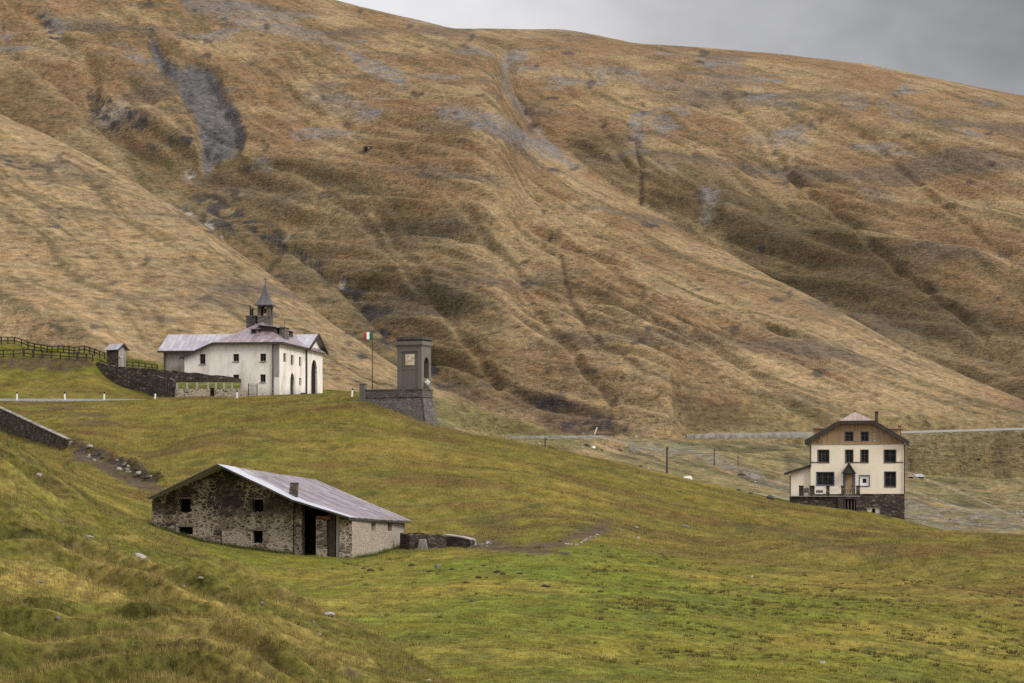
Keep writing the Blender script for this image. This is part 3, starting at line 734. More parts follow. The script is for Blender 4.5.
def sheet_metal(name, base, tint, pale, ang=0.0, pitch=.75, rough=.5, axis='x', front=0):
    """weathered sheet roofing: sheets `pitch` wide laid side by side, each with its own tone"""
    m, nt, b = nmat(name, rough, .4); T = NT(nt); p = T.scale(T.obj(), (1,1,1), (0,0,0), ang); x, y, z = T.sep(p)
    u, v = (x, y) if axis == 'x' else (y, x)
    cell = T.math('FLOOR', T.math('DIVIDE', u, pitch)); row = T.math('FLOOR', T.math('DIVIDE', v, pitch*3.1))
    cv = T.n('ShaderNodeCombineXYZ'); T.val(cv.inputs[0], T.math('ADD', cell, .5)); T.val(cv.inputs[1], T.math('ADD', row, .5))
    wn = T.n('ShaderNodeTexWhiteNoise'); wn.noise_dimensions = '2D'; T.val(wn.inputs['Vector'], cv.outputs[0]); t = wn.outputs['Value']
    big = T.noise(p, .55, 4, .6); rust = T.noise(T.scale(p, (1.4,1.4,.5)), 1.1, 5, .65)
    c = T.mix(T.math('ADD', T.math('MULTIPLY', t, .9), T.mapr(big, .35, .65, -.35, .5)), base, tint)
    c = T.mix(T.mapr(big, .56, .70, 0, .6), c, pale)
    c = T.mix(T.mapr(rust, .56, .74, 0, .65), c, (.13,.075,.055))
    fr = T.math('FRACT', T.math('DIVIDE', u, pitch)); seam = T.mapr(T.math('ABSOLUTE', T.math('SUBTRACT', fr, .5)), .44, .48)
    c = T.mix(T.math('MULTIPLY', seam, .55), c, tuple(k*.45 for k in base))
    if front: c = T.mix(T.math('MULTIPLY', T.mapr(T.math('ADD', T.sep(T.obj())[1], T.math('MULTIPLY', T.math('SUBTRACT', big, .5), 3.0)), front + .35, front - .35), .75), c, pale)
    nt.links.new(c, b.inputs['Base Color']); nt.links.new(T.math('ADD', T.math('MULTIPLY', big, .35), rough-.15), b.inputs['Roughness'])
    cor = T.math('SINE', T.math('MULTIPLY', u, 2*math.pi/.18))
    nt.links.new(T.bump(T.math('ADD', T.math('MULTIPLY', cor, .15), seam), .03, .7), b.inputs['Normal'])
    return m
def timber(name, base, dark, across='x', pitch=.18):
    m, nt, b = nmat(name, .85, .2); T = NT(nt); p = T.obj(); x, y, z = T.sep(p)
    u = {'x': x, 'y': y, 'z': z}[across]
    cell = T.math('FLOOR', T.math('DIVIDE', u, pitch)); wn = T.n('ShaderNodeTexWhiteNoise'); wn.noise_dimensions = '1D'; T.val(wn.inputs['W'], cell)
    gr = T.noise(T.scale(p, (9,9,1.2) if across != 'z' else (1.2,1.2,12)), 1.0, 4, .65); big = T.noise(p, .8, 4, .6)
    c = T.mix(T.math('MULTIPLY', wn.outputs['Value'], .55), base, dark); c = T.mix(T.mapr(gr, .4, .7, 0, .6), c, dark); c = T.mix(T.mapr(big, .5, .7, 0, .5), c, tuple(k*1.25 for k in base))
    fr = T.math('FRACT', T.math('DIVIDE', u, pitch)); gap = T.mapr(T.math('ABSOLUTE', T.math('SUBTRACT', fr, .5)), .42, .48)
    c = T.mix(T.math('MULTIPLY', gap, .8), c, tuple(k*.3 for k in dark))
    nt.links.new(c, b.inputs['Base Color']); nt.links.new(T.bump(T.math('SUBTRACT', gr, gap), .02, .6), b.inputs['Normal'])
    return m
def paint(name, base, rough=.6, var=.25, spec=.3, metal=0.0):
    m, nt, b = nmat(name, rough, spec); T = NT(nt); p = T.obj()
    a = T.noise(p, 2.1, 5, .65); f = T.noise(p, 14, 3, .6)
    c = T.mix(T.mapr(a, .4, .7, 0, var), base, tuple(k*.45 for k in base)); c = T.mix(T.mapr(f, .4, .7, 0, var*.6), c, tuple(min(1, k*1.3) for k in base))
    nt.links.new(c, b.inputs['Base Color']); b.inputs['Metallic'].default_value = metal
    nt.links.new(T.bump(f, .01, .4), b.inputs['Normal'])
    return m
def pane_mat(name, base=(.008,.008,.009)):
    m, nt, b = nmat(name, .55, .12); T = NT(nt); p = T.obj()
    c = T.mix(T.mapr(T.noise(p, 1.2, 3), .35, .7), base, tuple(k*2.6 + .004 for k in base)); nt.links.new(c, b.inputs['Base Color'])
    nt.links.new(T.mapr(T.noise(p, 3.0, 3), .3, .7, .4, .7), b.inputs['Roughness'])
    return m
def stone_mat(name, base, lichen=(.16,.15,.10)):
    m, nt, b = nmat(name, .95, .15); T = NT(nt); p = T.obj()
    a = T.noise(p, 2.2, 6, .7); l = T.noise(p, 5, 4, .6)
    c = T.mix(T.mapr(a, .3, .7), tuple(k*.45 for k in base), tuple(min(.8, k*1.25) for k in base)); c = T.mix(T.mapr(l, .56, .7, 0, .6), c, lichen)
    nt.links.new(c, b.inputs['Base Color']); nt.links.new(T.bump(a, .12, .9), b.inputs['Normal'])
    return m
M = dict(
    white=plaster('lime_plaster', (.71,.66,.60), (.44,.385,.33), .8),
    cream=plaster('cream_render', (.75,.665,.535), (.53,.45,.34), .45, .4, False),
    rubble=masonry('rubble_with_lime', (.040,.032,.026), (.180,.138,.104), (.40,.34,.275), (.43,.355,.275), 2.3, 1.9, .115, 1.0, 3.7),
    darkrubble=masonry('dark_rubble', (.030,.025,.021), (.095,.075,.058), (.20,.17,.14), (.055,.045,.036), 2.0, 2.0, .02, .05),
    dressed=masonry('dressed_stone', (.085,.075,.066), (.135,.118,.103), (.185,.165,.146), (.100,.088,.077), 1.6, 1.8, .02, .03),
    cement=plaster('grey_cement', (.150,.132,.114), (.095,.083,.072), .6, .6, False),
    pebble=masonry('rough_lime_render', (.16,.12,.09), (.34,.28,.215), (.44,.38,.31), (.44,.375,.30), 3.0, 1.6, .16, .20),
    greyplaster=plaster('grey_old_render', (.29,.265,.235), (.15,.13,.11), .7, .7),
    roof_barn=sheet_metal('rusting_sheet_roof', (.200,.172,.196), (.095,.066,.076), (.43,.44,.49), R(0), .9, .45, 'y', 1.6),
    roof_chapel=sheet_metal('violet_sheet_roof', (.215,.180,.195), (.135,.088,.095), (.42,.39,.42), 0, .7, .42),
    roof_grey=sheet_metal('pale_sheet_roof', (.31,.295,.325), (.22,.20,.23), (.44,.43,.46), 0, .7, .45),
    roof_house=sheet_metal('reddish_roof', (.265,.205,.180), (.20,.14,.12), (.34,.29,.27), 0, .6, .6),
    spire=sheet_metal('dark_spire_sheet', (.085,.075,.082), (.060,.048,.052), (.15,.13,.14), 0, .4, .4),
    darkmetal=paint('dark_metal', (.030,.027,.027), .45, .4, .4),
    fascia=timber('dark_fascia', (.060,.050,.044), (.030,.025,.022), 'x', .3),
    timber=timber('weathered_boards', (.37,.245,.14), (.21,.145,.09), 'x', .2),
    greytimber=timber('grey_boards', (.185,.150,.120), (.085,.066,.052), 'x', .22),
    fencewood=timber('dark_fence_wood', (.052,.036,.028), (.025,.018,.015), 'z', .3),
    polewood=timber('pole_wood', (.085,.060,.045), (.045,.033,.026), 'x', .2),
    blue=paint('blue_paint', (.060,.085,.165), .6, .4), frame=paint('dark_frame', (.075,.058,.050), .7, .4), whitepaint=paint('white_paint', (.72,.70,.66), .6, .25),
    pane=pane_mat('dark_pane'), black=paint('black_paint_and_void', (.008,.007,.007), .95, .3, .02), cream_stone=stone_mat('cream_stone', (.62,.53,.40), (.5,.43,.33)),  # black also fills openings that are only dark inside
    marble=stone_mat('white_stone', (.68,.64,.58), (.5,.47,.42)), rock=stone_mat('grey_rock', (.155,.138,.125)), palerock=stone_mat('pale_rock', (.30,.275,.25), (.20,.18,.13)),
    darkrock=stone_mat('dark_rock', (.070,.060,.054), (.10,.09,.06)), concrete=plaster('old_concrete', (.30,.275,.25), (.19,.17,.15), .5, .8, False),
    red=paint('red_cloth', (.52,.035,.035), .9, .1), cloth=paint('white_cloth', (.78,.77,.74), .9, .1), green=paint('green_cloth', (.015,.19,.075), .9, .1),
    brick=masonry('red_brick', (.16,.06,.035), (.28,.10,.055), (.36,.15,.09), (.24,.17,.12), 5, 1.6, .03, .03), bell=paint('bell_bronze', (.10,.075,.040), .4, .3, .5, .8),
    soil=stone_mat('dug_soil', (.050,.035,.024), (.045,.04,.018)),
)

def window(parent, frame_mat, plane, rect, depth=.14, bars=1, w=.09, name='window', cross=True, pane='pane'):
    """casement in a hole: frame part with a pane below it. plane: ('f', y) front or ('s', x) side"""
    a0, a1, b0, b1 = rect; k, c = plane; m = MB(); g = MB()
    def bx(mb, u0, u1, z0, z1, d0, d1):
        if k == 'f': mb.box(u0, u1, c + d0, c + d1, z0, z1)
        else: mb.box(c - d1, c - d0, u0, u1, z0, z1)
    e = .004
    bx(m, a0+e, a1-e, b0+e, b0+w, depth, depth+.07); bx(m, a0+e, a1-e, b1-w, b1-e, depth, depth+.07)
    bx(m, a0+e, a0+w, b0+w, b1-w, depth, depth+.07); bx(m, a1-w, a1-e, b0+w, b1-w, depth, depth+.07)
    for i in range(bars):
        u = a0 + (a1-a0)*(i+1)/(bars+1); bx(m, u-w*.4, u+w*.4, b0+w, b1-w, depth+.004, depth+.06)
    if cross and bars: bx(m, a0+w, a1-w, b0+(b1-b0)*.62-w*.3, b0+(b1-b0)*.62+w*.3, depth+.008, depth+.055)
    f = m.build(name, frame_mat, parent)
    bx(g, a0+.01, a1-.01, b0+.01, b1-.01, depth+.075, depth+.10); g.build('pane', M[pane], f)
    return f
# ================================================================== the chapel house on the terrace
C = Frame(279.5, 395.5, 338, R(-8.2))
t = thing('chapel_house', C.o, C.rz, 'white plastered chapel house with violet hipped roof and small pointed bell turret', 'chapel')
ZE = C.front(279, 342)[1]                     # eaves height
XL = C.front(184.5, 380)[0]; XM = C.front(215, 345)[0]; YB = C.side(322.5, 370)[0]
ZL = C.front(184.5, 356.5)[1]
fh = [C.frect(*q) for q in [(199.8,354,205.4,364),(233.2,354,239,361.2),(260.2,353.6,266,361.2),(233.2,374.6,239,382),(260.2,374.4,265.6,382)]]
m = MB()
m.panel((XL,0,0), (1,0,0), [(0,-1.5),(-XL,-1.5),(-XL,ZE),(XM-XL,ZE),(0,ZL)], [(a-XL,b-XL,c,d) for a,b,c,d in fh], .3)
sw = [C.srect(*q) for q in [(283.4,353.2,286.2,362),(291,355,293.7,365),(299,357,301.4,366.3),(299.2,378,301.4,385.5)]]
door = C.srect(290.0,373.0,294.6,395.4); arch = C.srect(311.2,359.6,317.2,395.6)
hs = [(a,b,c,d) for a,b,c,d in sw] + [(door[0],door[1],.02,door[3]), (arch[0],arch[1],.02,arch[3])]
m.panel((0,0,0), (0,1,0), [(0,-1.5),(YB,-1.5),(YB,ZE),(0,ZE)], hs, .35, (-1,0,0), (4,5))
m.poly([(0,YB,-1.5),(XM,YB,-1.5),(XM,YB,ZE),(0,YB,ZE)]); m.poly([(XM,YB,-1.5),(XM,YB,ZE),(XM,9,ZE),(XM,9,-1.5)])
m.poly([(XM,9,-1.5),(XL,9,-1.5),(XL,9,ZL),(XM,9,ZE)]); m.poly([(XL,9,-1.5),(XL,9,ZL),(XL,0,ZL),(XL,0,-1.5)])
m.build('wall', M['white'], t)
# pediment of the cross gable
ya = C.side(305.5,352)[0]; yb = YB + .5; ym = (ya+yb)/2; zp = C.side(316, 334.5)[1]
MB().prism([(.02,ya+.5,ZE-.1),(.02,yb-.6,ZE-.1),(.02,ym,zp-.25)], (-.3,0,0)).build('pediment', M['white'], t)
A = Vector((-4.2,7.0,0)); A.z = C.front(264, 322.0, 7.0)[1]; B = Vector((-4.2,YB-7,A.z))
e = .55
m = MB()
m.slab([(XM-.25,-e,ZE),(e,-e,ZE),tuple(A)], .22); m.slab([(e,-e,ZE),(e,YB+e,ZE),tuple(B),tuple(A)], .22)
m.slab([(e,YB+e,ZE),(XM-.25,YB+e,ZE),tuple(B)], .22); m.slab([(XM-.25,YB+e,ZE),(XM-.25,-e,ZE),tuple(A),tuple(B)], .22)
m.slab([(XM-.25,-e+.02,ZE-.012),(XM-.25,9.4,ZE-.012),(XL-.45,9.4,ZL-.08),(XL-.45,-e+.02,ZL-.08)], .22)
rf = m.build('roof', M['roof_chapel'], t)
zr = zp; xg = .62
m = MB(); m.slab([(xg,ya-.3,ZE-.06),(xg,ym,zr),(-3.9,ym,zr),(-2.6,ya-.3,ZE+1.3)], .2); m.slab([(xg,ym,zr+.004),(xg,yb+.3,ZE-.06),(-2.6,yb+.3,ZE+1.3),(-3.9,ym,zr+.004)], .2)
m.build('gable_roof', M['roof_grey'], t)
m = MB(); m.bar((xg+.06,ya-.35,ZE-.22),(xg+.06,ym,zr-.12),.16,.40); m.bar((xg+.06,ym,zr-.12),(xg+.06,yb+.35,ZE-.22),.16,.40)
m.build('bargeboard', M['fascia'], t)
m = MB(); m.box(XM-.3,e+.05,-e-.10,-e-.005,ZE-.30,ZE-.02); m.box(e+.005,e+.10,-e-.09,ya-.4,ZE-.30,ZE-.02)
m.bar((XM-.3,-e-.05,ZE-.17),(XL-.5,-e-.05,ZL-.25),.09,.28); m.build('fascia', M['fascia'], t)
for q in fh[:]: window(t, M['frame'], ('f',0), q, .18, 1)
for q in fh:
    MB().box(q[0]-.08,q[1]+.08,-.10,.02,q[2]-.12,q[2]-.004).build('sill', M['concrete'], t)
for q in sw: window(t, M['frame'], ('s',0), (q[0],q[1],q[2],q[3]), .22, 0)
d = MB().box(-.34,-.26,door[0]+.03,door[1]-.03,.03,door[3]-.02).build('door', M['black'], t)
MB().box(-.255,-.22,(door[0]+door[1])/2-.04,(door[0]+door[1])/2+.04,.05,door[3]-.1).build('door_post', M['whitepaint'], d)
g = MB().box(-.34,-.27,arch[0]+.03,arch[1]-.03,.03,arch[3]-.02).build('chapel_door', M['black'], t)
mb = MB()
for k in range(5):
    yy = arch[0] + (arch[1]-arch[0])*(k+.5)/5; mb.box(-.265,-.22,yy-.05,yy+.05,.05,arch[3]-.8)
mb.build('glazing_bar', M['frame'], g)
# plaster patch at the corner and the down pipes
xa = C.front(273.2, 360)[0]
MB().tube((xa,-.14,ZE-.2),(xa,-.14,0),.10).build('downpipe', M['darkmetal'], t)
yd = C.side(305.6, 370)[0]; MB().tube((.15,yd,ZE-.2),(.15,yd,0),.13).build('downpipe', M['darkmetal'], t)
MB().box(C.front(274.3,360)[0],-.03,-.025,.01,2.6,ZE-.3).build('bare_corner_render', M['greyplaster'], t)
MB().lathe([(.0,0),(.35,0),(.42,.35),(.36,.8),(0,.85)], (.55,C.side(299.5,394)[0],0)).build('plant_tub', M['darkrock'], t)
# chimney, dormers
def on_roof_front(px, py, y): x, z = C.front(px, py, y); return x, z
yc = 8.5
x0, z0 = C.front(247.2, 326, yc); x1, z1 = C.front(256.6, 315.5, yc)
ch = MB().box(x0,x1,yc-.6,yc+.6,z0-1.2,z1).box(x0-.08,x1+.08,yc-.68,yc+.68,z1-.25,z1-.05).build('chimney', M['dressed'], t)
MB().tube(((x0+x1)/2+.05,yc,z1-.02),((x0+x1)/2+.05,yc,z1+.75),.20,.16).lathe([(0,0),(.27,0),(.30,.1),(.05,.45),(0,.46)],((x0+x1)/2+.05,yc,z1+.72)).build('chimney_cowl', M['darkmetal'], ch)
MB().tube((x0+.45,yc,z1-.02),(x0+.45,yc,z1+1.45),.11,.09).build('flue_pipe', M['darkmetal'], ch)
x0, z0 = C.front(251, 336.4, 2.6); x1, z1 = C.front(257.2, 328.4, 2.6)
dm = MB().box(x0,x1,2.6,5.6,z0-.3,z1).build('dormer', M['greytimber'], t)
MB().slab([(x0-.25,2.3,z1+.02),(x1+.25,2.3,z1+.02),(x1+.5,6.2,z1+.45),(x0-.25,6.2,z1+.45)],.14).build('dormer_roof', M['roof_chapel'], dm)
MB().box(x0+.2,x1-.2,2.54,2.595,z0+.25,z1-.2).build('pane', M['pane'], dm)
y0, zz = C.side(274, 336, -1.6); y1, _ = C.side(293, 336, -1.6)
za_ = C.side(284, 337.2, -1.6)[1]; zb_ = C.side(284, 327.0, -1.6)[1]
sd_ = MB().box(-3.9,-1.6,y0,y1,za_-.8,zb_-.3).build('shed_dormer', M['fascia'], t)
MB().slab([(-1.25,y0-.3,zb_-.28),(-1.25,y1+.2,zb_-.28),(-4.3,y1+.2,zb_+.10),(-4.3,y0-.3,zb_+.10)],.12).build('dormer_roof', M['roof_grey'], sd_)
y2, z2 = C.side(284.6, 337, -.9); zt = C.side(284.6, 328.5, -.9)[1]
c2 = MB().box(-1.3,-.5,y2-1.6,y2+1.0,z2-.7,zt).box(-1.38,-.42,y2-1.7,y2+1.1,zt,zt+.14).build('chimney', M['dressed'], t)
MB().tube((-.9,y2,zt+.13),(-.9,y2,zt+1.1),.03).bar((-.9,y2-.6,zt+.8),(-.9,y2+.6,zt+.8),.04).build('aerial', M['darkmetal'], c2)
# bell turret
yt = 8.2; x0, zb0 = C.front(257.4, 323, yt-.95); x1, ztop = C.front(270.0, 304.6, yt-.95)
xc = (x0+x1)/2; hw = (x1-x0)/2; z0 = zb0 - 1.5
tu = MB()
zo0, zo1 = C.front(263,315.5,yt-.95)[1], C.front(263,306,yt-.95)[1]
for (o_, u_, inn) in (((x0,yt-.95,z0),(1,0,0),(0,1,0)), ((x1,yt-.95,z0),(0,1,0),(-1,0,0)), ((x1,yt-.95+2*hw,z0),(-1,0,0),(0,-1,0)), ((x0,yt-.95+2*hw,z0),(0,-1,0),(1,0,0))):
    tu.panel(o_, u_, [(0,0),(2*hw,0),(2*hw,ztop-z0),(0,ztop-z0)], [(hw-.48,hw+.48,zo0-z0,zo1-z0)], .25, inn, (0,))
tu.box(x0-.06,x1+.06,yt-1.01,yt-.89+2*hw,zo0-.22,zo0-.06)
tu = tu.build('bell_turret', M['dressed'], t)
cy = yt-.95+hw; H = C.front(264,284.0,cy)[1] - ztop
MB().lathe([(1.95,-.12),(1.93,0),(1.42,.35),(1.02,.80),(.74,1.3),(.42,2.05),(.16,H-.2),(.02,H)], (xc,cy,ztop), 4, R(45)).build('spire', M['spire'], tu)
MB().tube((xc,cy,ztop+H-.1),(xc,cy,ztop+H+.95),.045).bar((xc-.28,cy,ztop+H+.62),(xc+.28,cy,ztop+H+.62),.08).build('cross', M['darkmetal'], tu)
MB().lathe([(0,0),(.40,0),(.34,.15),(.26,.45),(.14,.62),(0,.64)], (xc,cy,zo0+.35)).box(xc-.85,xc+.85,cy-.06,cy+.06,zo0+.98,zo0+1.1).build('bell', M['bell'], tu)

# stone byre behind it
D = Frame(163.5, 375, 352, R(-6))
t = thing('stone_byre', D.o, D.rz, 'grey stone byre under a pale sheet roof at the left end of the chapel house', 'barn')
x1 = D.front(228, 360)[0]; ze = D.front(170, 350.5)[1]; zr = D.front(190, 334.3, 4)[1]
m = MB(); m.panel((0,0,0),(1,0,0),[(0,-3),(x1,-3),(x1,ze),(0,ze)],[]); m.panel((0,0,0),(0,1,0),[(0,-3),(8,-3),(8,ze),(4,zr-.3),(0,ze)],[],.2,(1,0,0)); m.panel((0,8,0),(1,0,0),[(0,-3),(x1,-3),(x1,ze),(0,ze)],[]); m.panel((x1,0,0),(0,1,0),[(0,-3),(8,-3),(8,ze),(4,zr-.3),(0,ze)],[],.2,(-1,0,0))
m.build('wall', M['greyplaster'], t)
xr = D.front(168.3,335,4)[0]
m = MB(); m.slab([(-.75,-.6,ze-.05),(x1+.3,-.6,ze-.05),(x1+.3,4,zr),(xr,4,zr)],.16); m.slab([(xr,4,zr+.004),(x1+.3,4,zr+.004),(x1+.3,8.6,ze-.05),(-.75,8.6,ze-.05)],.16); m.slab([(-.75,-.6,ze-.05),(xr,4,zr-.006),(-.75,8.6,ze-.05)],.16)
m.build('roof', M['roof_grey'], t)
MB().tube((.25,-.15,ze-.2),(.25,-.15,-1),.09).build('downpipe', M['darkmetal'], t)
MB().box(-.8,x1+.3,-.70,-.605,ze-.32,ze-.06).build('fascia', M['fascia'], t)

# ================================================================== walls round the garden
def draped_wall(name, pts, th, mat, label, cat='wall', cop=None, group=None, jag=.10, foot=1.2, parent=None, step=.8):
    """pts: (column, top row, distance): the top follows these points, the foot goes into the ground"""
    P = [PT(a,b,c) for a,b,c in pts]; r = random.Random(sum(map(ord, name)) + len(pts) + int(pts[0][0]))
    pl = []
    for p, q in zip(P[:-1], P[1:]):
        n = max(1, int((q-p).length/step)); pl += [p.lerp(q, i/n) for i in range(n)]
    pl.append(P[-1]); o = P[0].copy(); o.z = gxy(P[0].x, P[0].y); m = MB(); c = MB()
    rings = []
    for i, p in enumerate(pl):
        d = (pl[min(i+1,len(pl)-1)] - pl[max(i-1,0)]); d.z = 0; d.normalize(); nrm = Vector((-d.y,d.x,0))*th/2
        j = r.uniform(-jag, jag); zf = min(gxy(p.x,p.y), p.z-.2) - foot
        a = p + Vector((r.uniform(-.03,.03),r.uniform(-.05,.05),j)) - o
        rings.append([(a-nrm).to_tuple()[:2] + (zf-o.z,), (a+nrm).to_tuple()[:2] + (zf-o.z,), tuple(a+nrm*.85), tuple(a-nrm*.85)])
    vs = [v for g in rings for v in g]; fs = []
    for i in range(len(rings)-1):
        for k in range(4): fs.append((4*i+k, 4*i+(k+1)%4, 4*i+4+(k+1)%4, 4*i+4+k))
    fs += [(0,1,2,3), tuple(4*(len(rings)-1)+k for k in (3,2,1,0))]
    m.add(vs, fs)
    if cop is None and parent is None:
        w_ = m.build(name, mat); w_.location = o; return tag(w_, label, cat, group)
    w_ = m.build(name, mat, parent)
    w_.location = o
    tag(w_, label, cat, group)
    for i in range(len(pl)-1):
        a, b = pl[i]-o, pl[i+1]-o
        c.bar(a+Vector((0,0,.12)), b+Vector((0,0,.12)), th*1.1, .10)
    if cop: c.build('coping', cop, w_)
    return w_
draped_wall('garden_wall', [(98,362.0,350),(119,367.2,344),(150,368.5,340),(200,373.6,336.5),(240.5,378.3,335.5)], .6, M['darkrubble'], 'long dark dry stone wall running down from the little hut to the chapel house', jag=.10)
draped_wall('garden_wall', [(150,374.0,339),(163,377.5,334),(174.5,379.6,330.0)], .6, M['darkrubble'], 'short dark stone wall turning down to the road at the left corner of the garden', jag=.14)
g1 = draped_wall('garden_wall', [(175.5,388.8,329.5),(210,388.8,329.5)], .5, M['rubble'], 'low rubble wall with pale posts beside the road, left of the dark garden gate', jag=.04)
g2 = draped_wall('garden_wall', [(214.5,388.8,329.5),(240,388.8,329.5),(246,391.5,329.4)], .5, M['rubble'], 'low rubble wall with pale posts between the dark garden gate and the iron gate', jag=.04)
for i, px in enumerate((177,187,197,208,216,224,232,241.5)):
    p = PT(px, 388.9, 329.5); w_ = g1 if px < 212 else g2
    q = p - w_.location
    MB().hexa([(q.x-.12,q.y-.12,q.z-.2),(q.x+.12,q.y-.12,q.z-.2),(q.x+.12,q.y+.12,q.z-.2),(q.x-.12,q.y+.12,q.z-.2)], [(q.x-.11,q.y-.11,q.z+.70),(q.x+.11,q.y-.11,q.z+.70),(q.x+.11,q.y+.11,q.z+.76),(q.x-.11,q.y+.11,q.z+.76)]).build('post', M['concrete'], w_)
p = PT(210.2, 389, 329.5); zb = gxy(p.x,p.y)
t = thing('garden_gate', (p.x,p.y,zb), 0, 'dark boarded gate closing the gap in the low wall of pale posts', 'gate')
wd = PT(214.2,389,329.5).x - p.x; hgt = p.z - zb
m = MB(); [m.box(.03+k*wd/5, .03+(k+.82)*wd/5, -.03,.03,-.1,hgt+.15) for k in range(5)]; m.build('boards', M['black'], t)
for f_ in (.3,.8): MB().box(.02,wd,-.055,-.032,hgt*f_,hgt*f_+.1).build('rail', M['fencewood'], t)
p = PT(248.5, 395.5, 333); zb = gxy(p.x,p.y); w1 = PT(257,390,333).x - p.x; hg = 1.65
t = thing('iron_gate', (p.x,p.y,zb), 0, 'thin iron gate standing open at the left of the chapel house wall', 'gate')
m = MB()
for k in range(7): m.tube((.05+k*(w1-.1)/6,0,-.1),(.05+k*(w1-.1)/6,0,hg+.15*math.sin(math.pi*k/6)),.022)
m.build('bars', M['darkmetal'], t)
for f_ in (.15,.85): MB().bar((0,0,hg*f_),(w1,0,hg*f_),.05).build('rail', M['darkmetal'], t)
MB().box(-.06,.06,-.06,.06,-.3,hg+.1).build('gate_post', M['darkmetal'], t); MB().box(w1-.05,w1+.07,-.06,.06,-.3,hg+.1).build('gate_post', M['darkmetal'], t)

# little hut
p = gpt(118.5, 366.5, 338, 352)
K = Frame(118.5, 366.5, p.y, R(-38))
t = thing('stone_hut', K.o, K.rz, 'tiny stone hut with pale door side and pitched roof where the fences end', 'hut')
xl = K.front(106.6, 358)[0]; yb_ = K.side(126.2, 358)[0]; he = K.front(117,348.8)[1]; hr = K.side(121.8, 343.6)[1]
m = MB(); m.panel((xl,0,0),(1,0,0),[(0,-1.5),(-xl,-1.5),(-xl,he),(0,he)],[]); m.panel((xl,yb_,0),(1,0,0),[(0,-1.5),(-xl,-1.5),(-xl,he),(0,he)],[]); m.panel((xl,0,0),(0,1,0),[(0,-1.5),(yb_,-1.5),(yb_,he),(yb_/2,hr-.1),(0,he)],[],.2,(1,0,0))
m.build('wall', M['darkrubble'], t)
MB().panel((0,0,0),(0,1,0),[(0,-1.5),(yb_,-1.5),(yb_,he),(yb_/2,hr-.1),(0,he)],[],.2,(-1,0,0)).build('gable_wall', M['greyplaster'], t)
m = MB(); m.slab([(xl-.2,-.3,he-.1),(.3,-.3,he-.1),(.3,yb_/2,hr),(xl-.2,yb_/2,hr)],.08); m.slab([(xl-.2,yb_/2,hr+.004),(.3,yb_/2,hr+.004),(.3,yb_+.3,he-.1),(xl-.2,yb_+.3,he-.1)],.08); m.build('roof', M['roof_grey'], t)
m = MB(); m.bar((.34,-.32,he-.2),(.34,yb_/2,hr-.08),.08,.2); m.bar((.34,yb_/2,hr-.08),(.34,yb_+.32,he-.2),.08,.2); m.build('bargeboard', M['fascia'], t)
MB().box(.01,.05,yb_*.34,yb_*.66,-.2,he*.70).build('door', M['concrete'], t)
MB().box(.05,.4,.05,.25,he*.55,he*.55+.08).build('lamp_bracket', M['whitepaint'], t)

# ------------------------------------------------------------------ fences
def fence(name, pts, h, Yr, label, thick=(), rails=(.45,.97), w=.17):
    P = [gpt(px, py, *Yr, sink=0) for px, py in pts]
    o = P[0]; t = thing(name, o, 0, label, 'fence')
    T_ = []
    for i, p in enumerate(P):
        q = p - o; k = 1.7 if i in thick else 1.0; hh = h*(1.12 if i in thick else 1.0)
        lean = Vector((random.uniform(-.05,.05), random.uniform(-.05,.05), 0))
        MB().bar(q - Vector((0,0,.5)), q + lean + Vector((0,0,hh)), w*k).build('post', M['fencewood'], t)
        T_.append((q, lean))
    for f_ in rails:
        m = MB()
        for (a, la), (b, lb) in zip(T_[:-1], T_[1:]): m.bar(a + la*f_ + Vector((0,-.09,h*f_)), b + lb*f_ + Vector((0,-.09,h*f_ + random.uniform(-.04,.04))), .07, .16)
        m.build('rail', M['fencewood'], t)
    return t
s_ = 7.877
fa = [(x/s_, 330 + y/s_ + 6.6) for x, y in [(10,58),(62,58),(115,58),(170,75),(222,95),(272,110),(325,118),(372,128),(410,133),(455,128),(500,128),(545,130),(585,140),(625,133),(665,128),(705,140),(745,150),(785,168),(825,182)]]
fence('wooden_fence', [(-13,337.2)] + fa, 1.02, (352,366), 'farther dark wooden post and rail fence curving along the foot of the tan hill', rails=(.5,.97))
fb = [(x/s_, 330 + y/s_ + 7.2) for x, y in [(-60,158),(28,158),(108,158),(188,150),(262,158),(335,162),(405,168),(475,172),(545,178),(610,183),(680,190),(732,192)]]
fence('wooden_fence', fb, 1.06, (340,356), 'nearer dark wooden fence with thick posts along the top of the earth bank', thick=(3,4,9), rails=(.42,.96))
fence('wooden_fence', [(127,366.6),(133,367.2),(139,367.8),(145.5,368.6),(152,369.4),(157.5,370)], .8, (344,372), 'low dark fence between the little hut and the stone byre', rails=(.35,.92))

